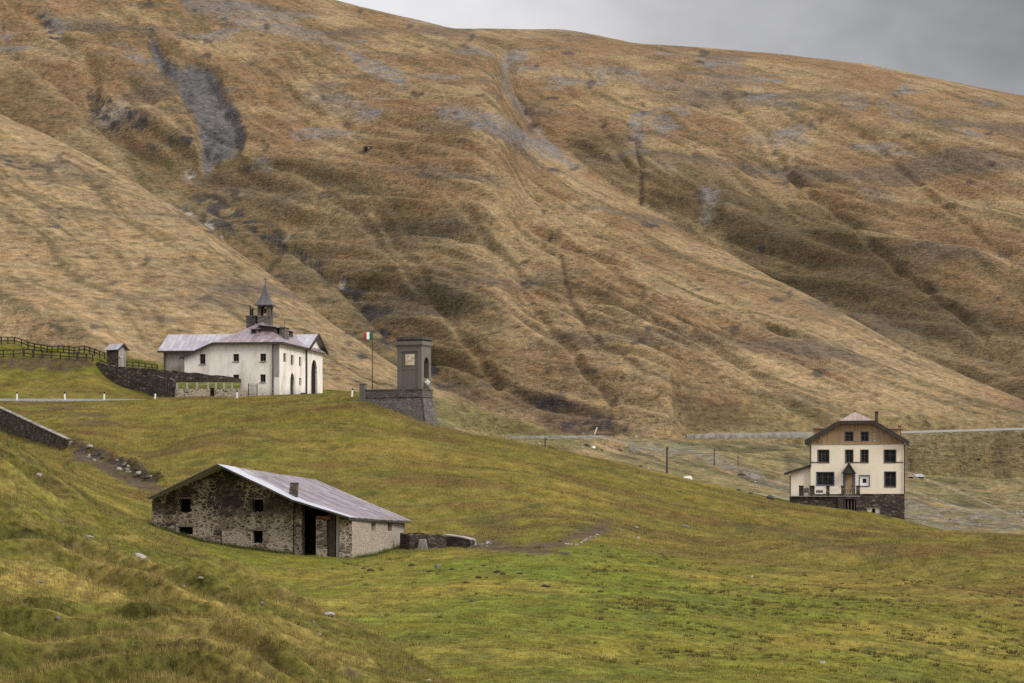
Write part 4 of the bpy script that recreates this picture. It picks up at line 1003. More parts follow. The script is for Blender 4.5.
# ------------------------------------------------------------------ the road with its marker posts
def ribbon(name, pts, wid, mat, tilt=0.0, lift=.03, kind='structure'):
    """pts: world (x, y, z) of the centre line; the strip lies across it, tilted up away from the viewer"""
    vs = []; fs = []; n = len(pts); NW = 4
    for i, p in enumerate(pts):
        d = (Vector(pts[min(i+1,n-1)]) - Vector(pts[max(i-1,0)])); d.z = 0; d.normalize(); nr = Vector((-d.y,d.x,0))
        for k in range(NW+1):
            q = Vector(p) + nr*wid*(k/NW-.5); tl = float(tilt(pxof(q.x,q.y))) if callable(tilt) else tilt; vs.append((q.x,q.y,q.z + (k/NW-.5)*wid*tl + lift))
    for i in range(n-1):
        for k in range(NW): a = i*(NW+1)+k; fs.append((a,a+1,a+NW+2,a+NW+1))
    o = MB().add(vs, fs).build(name, mat, smooth=True); o['kind'] = kind; return o
def asphalt():
    m, nt, b = nmat('worn_asphalt', .9, .2); T = NT(nt); p = T.pos()
    a = T.noise(p, .5, 5, .65); f = T.noise(p, 9, 3, .6)
    c = T.mix(T.mapr(a, .35, .65), (.13,.125,.125), (.20,.19,.185)); c = T.mix(T.mapr(f, .4, .7, 0, .3), c, (.09,.085,.085)); nt.links.new(c, b.inputs['Base Color']); return m
ASP = asphalt()
pxs = np.arange(-220, 330, 6.0)
ribbon('road', [((px-512)/F*ROADC(px), float(ROADC(px)), float(ROADZ(px))) for px in pxs], 6.2, ASP, ROADT, .05)
first = None
names = {17:'white marker post with black cap farthest left on the road',65:'second white road marker post from the left, above the retaining wall',104:'third white road marker post, between the wall end and the garden',155:'white road marker post at the foot of the garden corner wall',237:'white road marker post in front of the low garden wall',352:'small white marker post just left of the memorial tower'}
for px in (17,65,104,155,237,352):
    pb = 400.2 if px < 200 else 398.5 if px < 300 else 396.8
    p = gpt(px, pb, 316, 330) if px < 300 else gpt(px, pb, 304, 330)
    if first is None:
        t = first = thing('marker_post', p, 0, names[px], 'marker post', 'white marker posts along the road')
        MB().hexa([(-.10,-.07,-.3),(.10,-.07,-.3),(.10,.07,-.3),(-.10,.07,-.3)],[(-.085,-.055,.86),(.085,-.055,.86),(.085,.055,.90),(-.085,.055,.90)]).build('post', M['whitepaint'], t)
        MB().hexa([(-.09,-.06,.86),(.09,-.06,.86),(.09,.06,.90),(-.09,.06,.90)],[(-.08,-.05,1.03),(.08,-.05,1.03),(.08,.05,1.10),(-.08,.05,1.10)]).build('cap', M['black'], t)
    else:
        t = copy_tree(first); t.location = p; t['label'] = names[px]
        t.rotation_euler = (random.uniform(-.05,.05), random.uniform(-.07,.07), random.uniform(-.3,.3))
rw = draped_wall('retaining_wall', [(-40,388,312),(0,408.3,300),(20,417.5,291),(40,427,283),(60,436.2,276),(69,440.4,273)], .55, M['darkrubble'], 'dark stone retaining wall with pale coping sloping down from the road at the left edge', cop=M['greyplaster'], jag=.05, foot=2.4)
p = PT(71, 446, 272.5); e_ = MB().hexa([(-.25,-.3,-1.2),(.35,-.3,-1.2),(.35,.3,-1.2),(-.25,.3,-1.2)],[(-.2,-.25,.5),(.2,-.25,.62),(.2,.25,.6),(-.2,.25,.5)]).build('end_stone', M['palerock'], rw, bevel=.08); e_.location = p - rw.location

# ================================================================== the memorial tower
G = Frame(422, 397, 300, R(-21))
t = thing('memorial_tower', G.o, G.rz, 'grey stone memorial tower with arched niche on a battered stone platform', 'memorial')
xl = G.front(361, 398)[0]; yr = G.side(432.6, 400)[0]; bz = 5.2; bt = 1.15
MB().hexa([(xl-.3,-bt,-bz),(bt,-bt,-bz),(bt,yr+.3,-bz),(xl-.3,yr+.3,-bz)], [(xl,0,0),(0,0,0),(0,yr,0),(xl,yr,0)]).build('platform', M['dressed'], t)
pz = G.front(400, 389.0)[1]; m = MB()
m.box(xl-.12,.10,-.10,.30,0,.12); m.box(-.30,.10,.302,yr+.1,0,.12); m.box(xl-.05,.02,-.02,.26,.12,pz-.13); m.box(-.26,.02,.262,yr,.12,pz-.13)
m.box(xl-.1,.09,-.09,.32,pz-.13,pz); m.box(-.32,.09,.322,yr+.1,pz-.13,pz); m.box(xl-.05,.02-.28,.262,yr,.0,.05); m.build('parapet', M['dressed'], t)
MB().hexa([(-.17,-.05,-.05),(.07,-.05,-.05),(.07,.19,-.05),(-.17,.19,-.05)],[(-.17,-.05,0),(.07,-.05,0),(.07,.19,0),(-.17,.19,0)]).hexa([(bt-.14,-bt-.03,-bz),(bt+.05,-bt-.03,-bz),(bt+.05,-bt+.15,-bz),(bt-.14,-bt+.15,-bz)],[(-.14,-.03,-.04),(.05,-.03,-.04),(.05,.15,-.04),(-.14,.15,-.04)]).build('corner_band', M['darkrock'], t)
a0, a1 = G.front(360,390)[0], G.front(365.5,390)[0]; zt = G.front(362,384.3)[1]
MB().box(a0,a1,-.2,.5,-1.5,zt).box(a0-.05,a1+.05,-.25,.55,zt,zt+.12).build('end_pillar', M['cement'], t)
# shaft
yo = .9; x0 = G.front(397.2,370,yo)[0]; x1 = G.front(421.5,370,yo)[0]; zt = G.front(410,346,yo)[1]; wd = x1-x0; dp = G.side(431,370,x1)[0] - yo
pl_ = G.frect(405.2,354.2,414.2,365.2,yo); rc = (x0+.55, x1-.55, pz-.4, pl_[3]+.35)
m = MB(); m.panel((x0,yo,0),(1,0,0),[(0,0),(wd,0),(wd,zt),(0,zt)],[(rc[0]-x0,rc[1]-x0,rc[2],rc[3])],.14)
m.poly([(rc[0],yo+.14,rc[2]),(rc[1],yo+.14,rc[2]),(rc[1],yo+.14,rc[3]),(rc[0],yo+.14,rc[3])])
ar = G.srect(424.6,357.2,427.8,378,x1)
lo_, hi_ = max(.45,ar[0]-yo-.15), min(dp-.35, ar[1]-yo+.35)
m.panel((x1,yo,0),(0,1,0),[(0,0),(dp,0),(dp,zt),(0,zt)],[(lo_,hi_,ar[2],ar[3])],.55,(-1,0,0),(0,))
m.poly([(x0,yo,0),(x0,yo,zt),(x0,yo+dp,zt),(x0,yo+dp,0)]); m.poly([(x0,yo+dp,0),(x0,yo+dp,zt),(x1,yo+dp,zt),(x1,yo+dp,0)])
sh = m.build('shaft', M['cement'], t)
m = MB(); f_ = .12
m.box(pl_[0]-.35,pl_[1]+.35,yo+.10,yo+.145,pl_[2]-.55,pl_[2]-.38); m.build('ledge', M['cement'], sh)
MB().box(x1-1.3,x1-.56,yo+lo_-.1,yo+hi_+.1,ar[2],ar[3]).build('niche_back', M['black'], sh)
MB().box(pl_[0],pl_[1],yo+.06,yo+.135,pl_[2],pl_[3]).build('plaque', M['cream_stone'], sh)
MB().lathe([(.0,0),(.18,0),(.20,.05),(.05,.07),(0,.07)],((pl_[0]+pl_[1])/2,0,0)).build('plaque_relief', M['cream_stone'], sh)
SHo = [o for o in sh.children if o.name.startswith('plaque_relief')][0]; SHo.rotation_euler = (R(90),0,0); SHo.location = (0,yo+.062,(pl_[2]+pl_[3])/2)
m = MB(); z3 = G.front(410,343.2,yo)[1]
m.box(x0-.07,x1+.07,yo-.07,yo+dp+.07,zt,zt+.14); m.box(x0-.18,x1+.18,yo-.18,yo+dp+.18,zt+.14,z3+.25); m.build('cornice', M['cement'], t)
z4 = G.front(410,336.6,yo)[1]
m = MB(); m.box(x0-.05,x1+.05,yo-.05,yo+dp+.05,z3+.25,z3+.45); m.hexa([(x0-.18,yo-.18,z3+.45),(x1+.18,yo-.18,z3+.45),(x1+.18,yo+dp+.18,z3+.45),(x0-.18,yo+dp+.18,z3+.45)],[(x0-.10,yo-.10,z4),(x1+.10,yo-.10,z4),(x1+.10,yo+dp+.10,z4),(x0-.10,yo+dp+.10,z4)]); m.build('cap', M['darkrock'], t)
# statue in front of the niche
yy, zz = G.side(427.2, 389.8, x1+.35)
st = thing('statue', G.M @ Vector((x1+.35, yy, pz-.01)), G.rz, 'small white stone bust on a block below the arched niche of the tower', 'statue')
MB().box(-.34,.34,-.30,.30,0,.45).build('pedestal', M['cement'], st, bevel=.03)
b_ = bpy.data.meshes.new('bust'); bo = bpy.data.objects.new('bust', b_); COL.objects.link(bo); bo.parent = st
bm = bmesh.new(); vs = [bm.verts.new(q) for q in [(0,0,.45),(0,0,.75),(0,.0,1.0),(0,-.01,1.12),(0,-.03,1.28),(.24,0,.93),(-.24,0,.93),(.30,-.02,.70),(-.30,-.02,.70)]]
for a, b in [(0,1),(1,2),(2,3),(3,4),(2,5),(2,6),(5,7),(6,8)]: bm.edges.new((vs[a],vs[b]))
bm.to_mesh(b_); bm.free(); sk = bo.modifiers.new('skin','SKIN'); b_.skin_vertices  # one continuous surface
for v_, r_ in zip(b_.skin_vertices[0].data, [.26,.27,.22,.09,.17,.13,.13,.10,.10]): v_.radius = (r_, r_*.85)
b_.skin_vertices[0].data[0].use_root = True
bo.modifiers.new('smooth','SUBSURF').levels = 2; b_.materials.append(M['marble'])
# flag
yy = G.front(372.4, 388, .9)
base = G.M @ Vector((yy[0], .9, pz-.5)); htop = G.front(372.4,332,.9)[1] - pz + .5
t = thing('flagpole', base, G.rz, 'tall thin flagpole standing left of the memorial tower', 'flagpole')
MB().tube((0,0,0),(0,0,htop),.075,.045).build('pole', M['polewood'], t); MB().lathe([(0,0),(.06,.02),(.09,.09),(.06,.16),(0,.18)],(0,0,htop)).build('finial', M['darkmetal'], t)
fl = thing('flag', base + Vector((0,0,htop-.05)), G.rz, 'small tricolour flag of green, white and red blowing left from the pole', 'flag')
def flag_mesh(u0, u1, name, mat):
    m = MB(); n, k = 8, 6; vs = []
    for i in range(n+1):
        u = u0 + (u1-u0)*i/n
        for j in range(k+1):
            v = j/k; vs.append((-.05-u*1.02, .13*math.sin(u*5+v*1.4)*u, -.92*v - .16*u*u + .10*u))
    for d_ in (0,): pass
    fs = [(i*(k+1)+j, i*(k+1)+j+1, (i+1)*(k+1)+j+1, (i+1)*(k+1)+j) for i in range(n) for j in range(k)]
    o = m.add(vs, fs).build(name, mat, fl, smooth=True); s = o.modifiers.new('thick','SOLIDIFY'); s.thickness = .01; return o
flag_mesh(0,.345,'stripe',M['green']); flag_mesh(.345,.69,'stripe',M['cloth']); flag_mesh(.69,1.03,'stripe',M['red'])

# ================================================================== the old stone barn
Bn = Frame(352, 557.5, 190, R(-8))
t = thing('stone_barn', Bn.o, Bn.rz, 'old rubble stone barn with long rusting sheet roof and open porch in the meadow', 'barn')
fr = Bn.front; zeR = Bn.front(352,517.5)[1]
xL = fr(152,510)[0]; xP = fr(293,520)[0]; xA = fr(217,464)[0]
zLe = fr(152,497.5)[1]; zA = fr(217,465.5)[1]; zPe = fr(293,500.5)[1]
holes = [Bn.frect(*q) for q in [(179.6,499,190.6,512.2),(252.6,499,263.3,512.2),(178.8,527,192.8,534.3),(252.8,530.8,262.6,543)]]
m = MB(); m.panel((xL,0,0),(1,0,0),[(0,-1.5),(xP-xL,-1.5),(xP-xL,zPe),(xA-xL,zA),(0,zLe)],[(a-xL,b-xL,c,d) for a,b,c,d in holes],.55)
YB = Bn.side(404.5,540)[0]; zAb = PT(315,480,190+.99*YB).z - Bn.o.z; zRb = Bn.side(404.5,520.5)[1]
m.poly([(xL,0,-1.5),(xL,0,zLe),(xL,YB,zLe),(xL,YB,-1.5)])
m.build('wall', M['rubble'], t)
m = MB(); m.panel((xL,YB,0),(1,0,0),[(0,-1.5),(-xL,-1.5),(-xL,zRb-.1),(xA-xL,zAb-.1),(0,zLe-.2)],[]); m.build('rear_wall', M['rubble'], t)
for q, (cx, w) in zip(holes, [((176,196),0)]*4):
    MB().box(q[0]-.30,q[1]+.42,-.05,.30,q[3]+.004,q[3]+.13).build('lintel', M['greytimber'], t)
    MB().box(q[0]+.02,q[1]-.02,.50,.54,q[2]+.02,q[3]-.02).build('window_board', M['black'], t)  # black board filling the open window, standing in for the unlit interior
# render patches round the windows and the blocked doorway
for q in [(222,531,246,556.5)]:
    a,b,c,d = Bn.frect(*q); MB().box(a,b,-.05,.02,c-.6,d).build('blocked_doorway', M['pebble'], t, bevel=.02)
a,b,c,d = Bn.frect(176,523.5,196,537.0)
m = MB(); q = holes[2]; m.box(a,q[0]-.02,-.028,.01,c,d); m.box(q[1]+.02,b,-.028,.01,c,d); m.box(q[0]-.02,q[1]+.02,-.028,.01,c,q[2]-.02); m.build('window_surround', M['pebble'], t)
# side room (right) : front return, side wall with slots
yP = .15; xR0 = fr(339.5,540)[0]
MB().panel((xR0,0,0),(1,0,0),[(0,-.6),(-xR0,-.6),(-xR0,zeR-.1),(0,zeR+.25)],[],.2).build('return_wall', M['rubble'], t)
sl = [Bn.srect(*q) for q in [(371.4,521.8,375.8,530.5),(387.8,522.4,392.0,531)]]
sj = Bn.side(396,540)[0]
m = MB(); m.panel((0,0,0),(0,1,0),[(0,-1.0),(sj,-1.0),(sj,zeR-.22),(0,zeR-.16)],[(max(.3,a),b,c,min(d,zeR-.25)) for a,b,c,d in sl],.45,(-1,0,0)); m.build('side_wall', M['pebble'], t)
MB().panel((-.06,sj,0),(0,1,0),[(0,-1.0),(YB-sj,-1.0),(YB-sj,zRb-.30),(0,zeR-.22)],[],.3,(-1,0,0)).build('side_wall', M['greyplaster'], t)
for a,b,c,d in sl: MB().box(-.6,-.47,a-.05,b+.05,c-.05,d+.05).build('window_board', M['black'], t)  # black fill behind the wall slots, painted darkness of the inside
# open porch between
ym = 5.5
m = MB(); m.panel((xP,ym,0),(1,0,0),[(0,-.6),(-xP,-.6),(-xP,2.9),(0,3.9)],[]); m.build('porch_back_wall', M['darkrubble'], t)
MB().panel((xP,.2,0),(0,1,0),[(0,-.6),(ym,-.6),(ym,zPe-.15),(0,zPe-.15)],[],.2,(-1,0,0)).build('porch_side_wall', M['darkrubble'], t)
MB().panel((xR0+.1,.2,0),(0,1,0),[(0,-.6),(ym,-.6),(ym,zeR+.2),(0,zeR+.2)],[],.2,(1,0,0)).build('porch_side_wall', M['greyplaster'], t)
ztop = lambda px: zPe + (zeR-zPe)*(px-293)/(352-293) - .12
def post(x0,x1,name,mat,y0=0,y1=.5,cut=0,extra=0):
    a, b = fr(x0,540,y0)[0], fr(x1,540,y0)[0]; MB().box(a,b,y0,y1,-.6,ztop((x0+x1)/2)-cut+extra).build(name, mat, t); return a, b
post(293.2,301.5,'jamb',M['rubble'],.35,1.6)
a, b = post(316,326.5,'pillar',M['rubble'],.25,1.2,.75)
zt_ = ztop(321)-.75; MB().box(a-.02,b+.3,.2,1.2,zt_+.004,zt_+.28).build('brick_course', M['brick'], t)
post(328.5,335.5,'plank_door',M['greytimber'],.9,1.0,.1)
post(336.3,339.8,'post',M['concrete'],.12,.35,.05)
# roof: two sagging slopes of sheet, about 8 cm thick, worn edge
def roof_patch(c00, c10, c01, c11, nu, nv, sag, seed, th=.06):
    """c00 ridge front, c10 eave front, c01 ridge back, c11 eave back"""
    c00, c10, c01, c11 = map(Vector, (c00,c10,c01,c11)); r = random.Random(seed); g = []
    for i in range(nu+1):
        for j in range(nv+1):
            u, v = i/nu, j/nv; p = c00.lerp(c10,u).lerp(c01.lerp(c11,u), v)
            p.z -= sag*math.sin(math.pi*v)*(.4+.6*math.sin(math.pi*min(1,u*.9))) - r.uniform(-.02,.02); g.append(p)
    n = len(g); W = nv+1; vs = [tuple(p) for p in g] + [(p.x,p.y,p.z-th) for p in g]
    fs = [(i*W+j,i*W+j+1,(i+1)*W+j+1,(i+1)*W+j) for i in range(nu) for j in range(nv)]
    fs += [tuple(n+k for k in reversed(f)) for f in fs]
    edge = [(i*W,(i+1)*W) for i in range(nu)] + [(nu*W+j,nu*W+j+1) for j in range(nv)] + [((i+1)*W+nv,i*W+nv) for i in range(nu-1,-1,-1)] + [(j+1,j) for j in range(nv-1,-1,-1)]
    fs += [(a,b,n+b,n+a) for a,b in edge]
    return vs, fs
def loc(px,py,Y): return Bn.I @ PT(px,py,Y)
RA, RB = loc(217.5,463.8,189.2), loc(315,479.3,190+YB*.985); EM = loc(293,499.6,188.9); EA, EB = loc(349,516.6,188.6), loc(411,520.2,190.3+YB*1.0)
LAe, LBe = loc(148.5,497.6,190.6), loc(215,505,190+YB*1.0)
EMb = RB.lerp(EB, (EM-RA).length/((EM-RA).length+(EA-EM).length))
m = MB(); m.add(*roof_patch(RA,EM,RB,EMb,10,14,.10,1)); m.add(*roof_patch(EM+Vector((0,0,-.004)),EA,EMb+Vector((0,0,-.004)),EB,6,14,.12,2)); m.add(*roof_patch(LAe,RA+Vector((0,0,-.008)),LBe,RB+Vector((0,0,-.008)),8,14,.08,3))
m.build('roof', M['roof_barn'], t)
m = MB(); o_ = Vector((0,-.035,-.085)); m.bar(LAe+o_,RA+o_,.08,.13); m.bar(RA+o_,EM+o_,.08,.13); m.bar(EM+o_,EA+o_,.08,.12); m.bar(EA+Vector((-.03,0,-.2)),EB+Vector((-.03,0,-.2)),.10,.14); m.build('verge_board', M['fascia'], t)
a, d_ = fr(289.2,496,1.2), fr(297,482.5,1.2)
MB().hexa([(a[0],.85,a[1]-.5),(a[0]+.62,.85,a[1]-.5),(a[0]+.62,1.5,a[1]-.5),(a[0],1.5,a[1]-.5)],[(a[0]+.16,.85,d_[1]),(a[0]+.70,.85,d_[1]-.02),(a[0]+.70,1.5,d_[1]),(a[0]+.16,1.5,d_[1])]).build('chimney', M['darkrubble'], t)

# ruined wall behind and right of the barn
rw_ = draped_wall('ruined_wall', [(405,534,207),(412,531.5,206),(420,532.5,206),(430,534,206),(444,535.5,206.5)], 1.1, M['darkrubble'], 'dark ruined stone wall standing against the right end of the barn', 'ruin', jag=.16, foot=.6, step=.5)
p = PT(416.5,540.5,205.2); q = PT(428.5,541,205.2)
o_ = MB().hexa([(0,-.1,-1.0),(q.x-p.x,-.1,-1.0),(q.x-p.x,.3,-1.0),(0,.3,-1.0)],[(.2,-.02,.1),(q.x-p.x-.25,-.02,.14),(q.x-p.x-.2,.3,.1),(.2,.3,.1)]).build('plaster_patch', M['greyplaster'], rw_, bevel=.05); o_.location = p - rw_.location
draped_wall('ruined_wall', [(446,536.0,208),(454,537.2,207.5),(464,538.6,207),(473,541,206.5)], .8, M['darkrubble'], 'low broken wall with a flat grey top trailing right from the barn ruin', 'ruin', cop=M['concrete'], jag=.07, foot=.6)
# ================================================================== the yellow house
Hh = Frame(904, 493.8, 312, R(-8.9))
t = thing('yellow_house', Hh.o, Hh.rz, 'cream three storey house with brown boarded gable and blue framed openings on the right', 'house')
fr = Hh.front; FR = Hh.frect; k = 5.2529
def cr(x0,y0,x1,y1,y=0.0): return FR(760+x0/k, 400+y0/k, 760+x1/k, 400+y1/k, y)
xl = fr(810.6,470)[0]; zc = fr(860,443.4)[1]; dep = 11.5
win = {n: cr(*q) for n, q in dict(a=(305,263,362,328), b=(450,263,488,328), c=(530,263,568,328), d=(653,263,713,328), e=(298,380,388,447), f=(440,385,497,489), g=(525,399,573,450), h=(655,378,713,456)).items()}
m = MB(); m.panel((xl,0,0),(1,0,0),[(0,0),(-xl,0),(-xl,zc),(0,zc)],[(a-xl,b-xl,c,d) for a,b,c,d in win.values()],.25)
m.poly([(0,0,0),(0,dep,0),(0,dep,zc),(0,0,zc)]); m.poly([(xl,0,0),(xl,0,zc),(xl,dep,zc),(xl,dep,0)]); m.poly([(xl,dep,0),(xl,dep,zc),(0,dep,zc),(0,dep,0)])
m.build('wall', M['cream'], t)
bb = [cr(*q) for q in [(563,566,586,640),(588,568,606,640),(607,566,632,640)]]
zb = -5.2
m = MB(); m.panel((xl-.05,-.06,0),(1,0,0),[(0,zb),(-xl+.12,zb),(-xl+.12,-.004),(0,-.004)],[(bb[0][0]-xl,bb[2][1]-xl,zb+.01,bb[0][3])],.3)
m.poly([(.07,-.06,zb),(.07,dep,zb),(.07,dep,-.004),(.07,-.06,-.004)]); m.poly([(xl-.05,dep,zb),(xl-.05,dep,-.004),(xl-.05,-.06,-.004),(xl-.05,-.06,zb)]); m.poly([(xl-.05,-.06,-.004),(.07,-.06,-.004),(.07,.3,-.004),(xl-.05,.3,-.004)])
m.build('basement_wall', M['darkrubble'], t)
for i, q in enumerate(bb): MB().box(q[0]+.03,q[1]-.03,.14,.22,zb,q[3]-.03).build('basement_door', M['whitepaint'] if i != 1 else M['black'], t)
# gable of boards
z1 = fr(855,420.8)[1]; xa, xb = fr(841,421)[0], fr(872,421)[0]
aw = [cr(*q) for q in [(447,168,490,217),(530,168,570,217)]]
xs0, xs1 = xl-.05, .05; zs = fr(812,440)[1]
m = MB(); m.panel((xs0,-.05,0),(1,0,0),[(0,zc-.02),(xs1-xs0,zc-.02),(xs1-xs0,zs-.2),(xb-xs0,z1-.15),(xa-xs0,z1-.15),(0,zs-.2)],[(a-xs0,b-xs0,c,d) for a,b,c,d in aw],.2); m.box(xs0,xs1,-.09,-.052,zc-.10,zc+.12)
m.build('boarded_gable', M['timber'], t)
MB().box(cr(598,160,612,228)[0],cr(598,160,612,228)[1],-.085,-.052,zc+.13,cr(598,135,612,228)[3]).build('pale_board', M['pebble'], t)
MB().box(cr(490,168,530,215)[0]+.05,cr(490,168,530,215)[1]-.05,-.09,-.052,aw[0][2],aw[0][3]).build('window_board', M['timber'], t)
for q in aw:
    window(t, M['frame'], ('f',-.05), q, .06, 1, .08)
    a,b,c,d = q; MB().box(a-.07,a-.004,-.085,-.052,c,d+.07).box(b+.004,b+.07,-.085,-.052,c,d+.07).box(a-.003,b+.003,-.085,-.052,d+.004,d+.07).build('architrave', M['blue'], t)
for n, q in win.items():
    if n in 'abcdh': window(t, M['frame'], ('f',0), q, .12, 1 if n in 'bcdh' else 2, .09)
    if n in 'eg':
        window(t, M['frame'] if n == 'e' else M['whitepaint'], ('f',0), q, .10, 2 if n == 'e' else 0, .10 if n == 'e' else .34)
    if n in 'eghabcd':
        a,b,c,d = q; w_ = .12 if n == 'g' else .075; fm = M['blue'] if n in 'egh' else M['frame']
        mb = MB().box(a-w_,a-.004,-.035,.03,c-w_,d+w_).box(b+.004,b+w_,-.035,.03,c-w_,d+w_).box(a-.003,b+.003,-.035,.03,d+.004,d+w_).box(a-.003,b+.003,-.06,.03,c-w_,c-.004); mb.build('architrave', fm, t)
a,b,c,d = win['f']
dr = MB().box(a+.14,b-.14,.12,.20,0,d-.12).build('door', M['timber'], t)
MB().box(a-.08,a+.12,-.05,.2,0,d).box(b-.12,b+.08,-.05,.2,0,d).box(a+.12,b-.12,-.05,.2,d-.14,d).build('door_frame', M['blue'], t)
MB().box(b-.36,b-.28,.06,.118,.95,1.12).build('handle', M['darkmetal'], dr)
a,b,c,d = cr(434,335,501,386); cx = (a+b)/2
cn = MB().prism([(a,-1.0,c),(b,-1.0,c),(cx,-1.0,d)],(0,1.0,0)).build('door_canopy', M['fascia'], t)
MB().bar((a-.05,-1.04,c-.02),(cx,-1.04,d+.06),.07,.14).bar((cx,-1.04,d+.06),(b+.05,-1.04,c-.02),.07,.14).build('canopy_edge', M['darkmetal'], cn)
zs_ = cr(300,324,305,330)[2]
for x0,x1 in ((268,303),(488,530),(713,752)):
    MB().box(cr(x0,320,x1,330)[0],cr(x0,320,x1,330)[1],-.05,.01,zs_,zs_+.13).build('string_course', M['frame'], t)
# roof
L0, L1_ = fr(806,440.5,-.6), fr(839.3,420.6,-.6); R1_, R0 = fr(874,420.6,-.6), fr(907.8,441.2,-.6); AP = fr(855,411.8,3.2)
yf, yb = -.6, dep+.6; zj = L1_[1]; cxm = AP[0]; za = AP[1]
ap0, ap1 = (cxm,3.2,za), (cxm,dep-3,za)
m = MB(); m.slab([(L0[0],yf,L0[1]),(L1_[0],yf,zj),ap0,ap1,(L1_[0],yb,zj),(L0[0],yb,L0[1])],.25); m.slab([(R1_[0],yf,zj),(R0[0],yf,R0[1]),(R0[0],yb,R0[1]),(R1_[0],yb,zj),ap1,ap0],.25); m.slab([(L1_[0],yf,zj),(R1_[0],yf,zj),ap0],.25); m.slab([(R1_[0],yb,zj),(L1_[0],yb,zj),ap1],.25)
rf = m.build('roof', M['roof_house'], t)
m = MB(); o_ = .22
m.bar((L0[0]-.1,yf-.06,L0[1]-o_),(L1_[0],yf-.06,zj-o_),.12,.50); m.bar((R1_[0],yf-.06,zj-o_),(R0[0]+.1,yf-.06,R0[1]-o_),.12,.50); m.box(L1_[0],R1_[0],yf-.125,yf-.005,zj-.42,zj+.0); m.build('bargeboard', M['fascia'], t)
for s_, q in ((-1,L0),(1,R0)): MB().tube((q[0]+s_*.05,yf,q[1]-.36),(q[0]+s_*.05,yb,q[1]-.36),.15).build('gutter', M['darkmetal'], t)
for x_, z_ in ((xl+.02,zs),( -.02+.1,zs)): MB().tube((x_-.02,-.16,zs-.6),(x_-.02,-.16,0 if x_ > -1 else 3.5),.075).build('downpipe', M['darkmetal'], t)
MB().bar((L0[0]+.3,-.15,L0[1]-.5),(xl,-.15,zs-.65),.1).bar((R0[0]-.3,-.15,R0[1]-.5),(.08,-.15,zs-.65),.1).build('pipe_elbow', M['darkmetal'], t)
m = MB()
for (p_, q_) in (((818,433.5),(824,441)),((896,441),(890,433.5))):
    a, b = fr(*p_,y=-.3), fr(*q_,y=-.3); m.bar((a[0],-.35,a[1]),(b[0],-.35,b[1]),.14)
m.build('bracket', M['timber'], t)
a, b = fr(874.8,423,3.5), fr(878.1,412.3,3.5); ch = MB().box(a[0],b[0],3.3,4.1,a[1]-.9,b[1]).box(a[0]-.06,b[0]+.06,3.24,4.16,b[1],b[1]+.12).build('chimney', M['darkrock'], rf); ch.parent = t
MB().tube((cxm,3.4,za-.1),(cxm,3.4,za+.28),.10,.06).build('ridge_finial', M['darkmetal'], t)
for x0,x1,y0,y1 in ((813.5,826,427.2,432),(887,900,427.5,433)):
    a, b = fr(x0,y1,4.5), fr(x1,y0,4.5)
    dm = MB().box(a[0],b[0],4.5,8.5,a[1]-.7,b[1]-.1).build('shed_dormer', M['timber'], t)
    MB().slab([(a[0]-.2,4.2,b[1]-.05),(b[0]+.2,4.2,b[1]-.05),(b[0]+.2,8.8,b[1]-.05),(a[0]-.2,8.8,b[1]-.05)],.12).build('dormer_roof', M['roof_house'], dm)
a, b = fr(898.3,431,5.5), fr(901,426.2,5.5); MB().box(a[0],b[0],5.2,5.8,a[1]-1.2,b[1]).box(a[0]-.05,b[0]+.05,5.15,5.85,b[1],b[1]+.1).build('chimney', M['brick'], t)
# lean-to on the left
xa_ = fr(790.6,480,.5)[0]; zt = fr(790.6,472.4,.5)[1]; zt2 = fr(811,465.8,.5)[1]
MB().panel((xa_,.5,0),(1,0,0),[(0,-1.2),(xl-xa_+.3,-1.2),(xl-xa_+.3,zt2-.1),(0,zt-.1)],[],.2).poly([(xa_,.5,-1.2),(xa_,.5,zt-.1),(xa_,7,zt-.1),(xa_,7,-1.2)]).build('lean_to_wall', M['cream'], t)
b = fr(784.2,473.2,.1); MB().slab([(b[0],.0,b[1]),(xl-.01,.0,zt2+.12),(xl-.01,7.4,zt2+.12),(b[0],7.4,b[1])],.2).build('lean_to_roof', M['roof_house'], t)
b = fr(784.2,473.6,-.05); MB().bar((b[0],-.05,b[1]-.05),(xl-.02,-.05,zt2+.02),.10,.30).build('fascia', M['fascia'], t)
MB().tube((xa_-.05,.38,zt-.4),(xa_-.05,.38,-1),.07).build('downpipe', M['darkmetal'], t)
# terrace with piers and stair block
ty = -2.6; x0 = fr(790.5,498,ty)[0]; x1 = fr(859.6,498,ty)[0]; zt = fr(820,496.4,ty)[1]; xs = fr(838,500,ty)[0]
st = Hh.frect(843.5,496.8,856,512,ty)
m = MB(); m.box(x0,xs,ty,-.064,-4,zt); te = m.build('terrace', M['darkrubble'], t)
m = MB(); m.panel((xs+.004,ty-.25,0),(1,0,0),[(0,-5),(x1-xs,-5),(x1-xs,zt-.02),(0,zt-.02)],[(st[0]-xs,st[1]-xs,zt-2.0,zt-.35)],.5); m.poly([(x1,ty-.25,-5),(x1,-.066,-5),(x1,-.066,zt-.02),(x1,ty-.25,zt-.02)]); m.poly([(xs+.004,ty-.25,zt-.02),(x1,ty-.25,zt-.02),(x1,-.066,zt-.02),(xs+.004,-.066,zt-.02)]); m.build('stair_block', M['darkrubble'], t)
MB().box(st[0]-.1,st[1]+.1,ty+.26,ty+.3,zt-2.1,zt-.3).build('cellar_opening', M['black'], t)
m = MB()
for k_ in range(4): xx = st[0]+(st[1]-st[0])*(k_+.5)/4; m.box(xx-.05,xx+.05,ty-.12,ty-.04,zt-2.0,zt-.35)
m.build('grille', M['greytimber'], t)
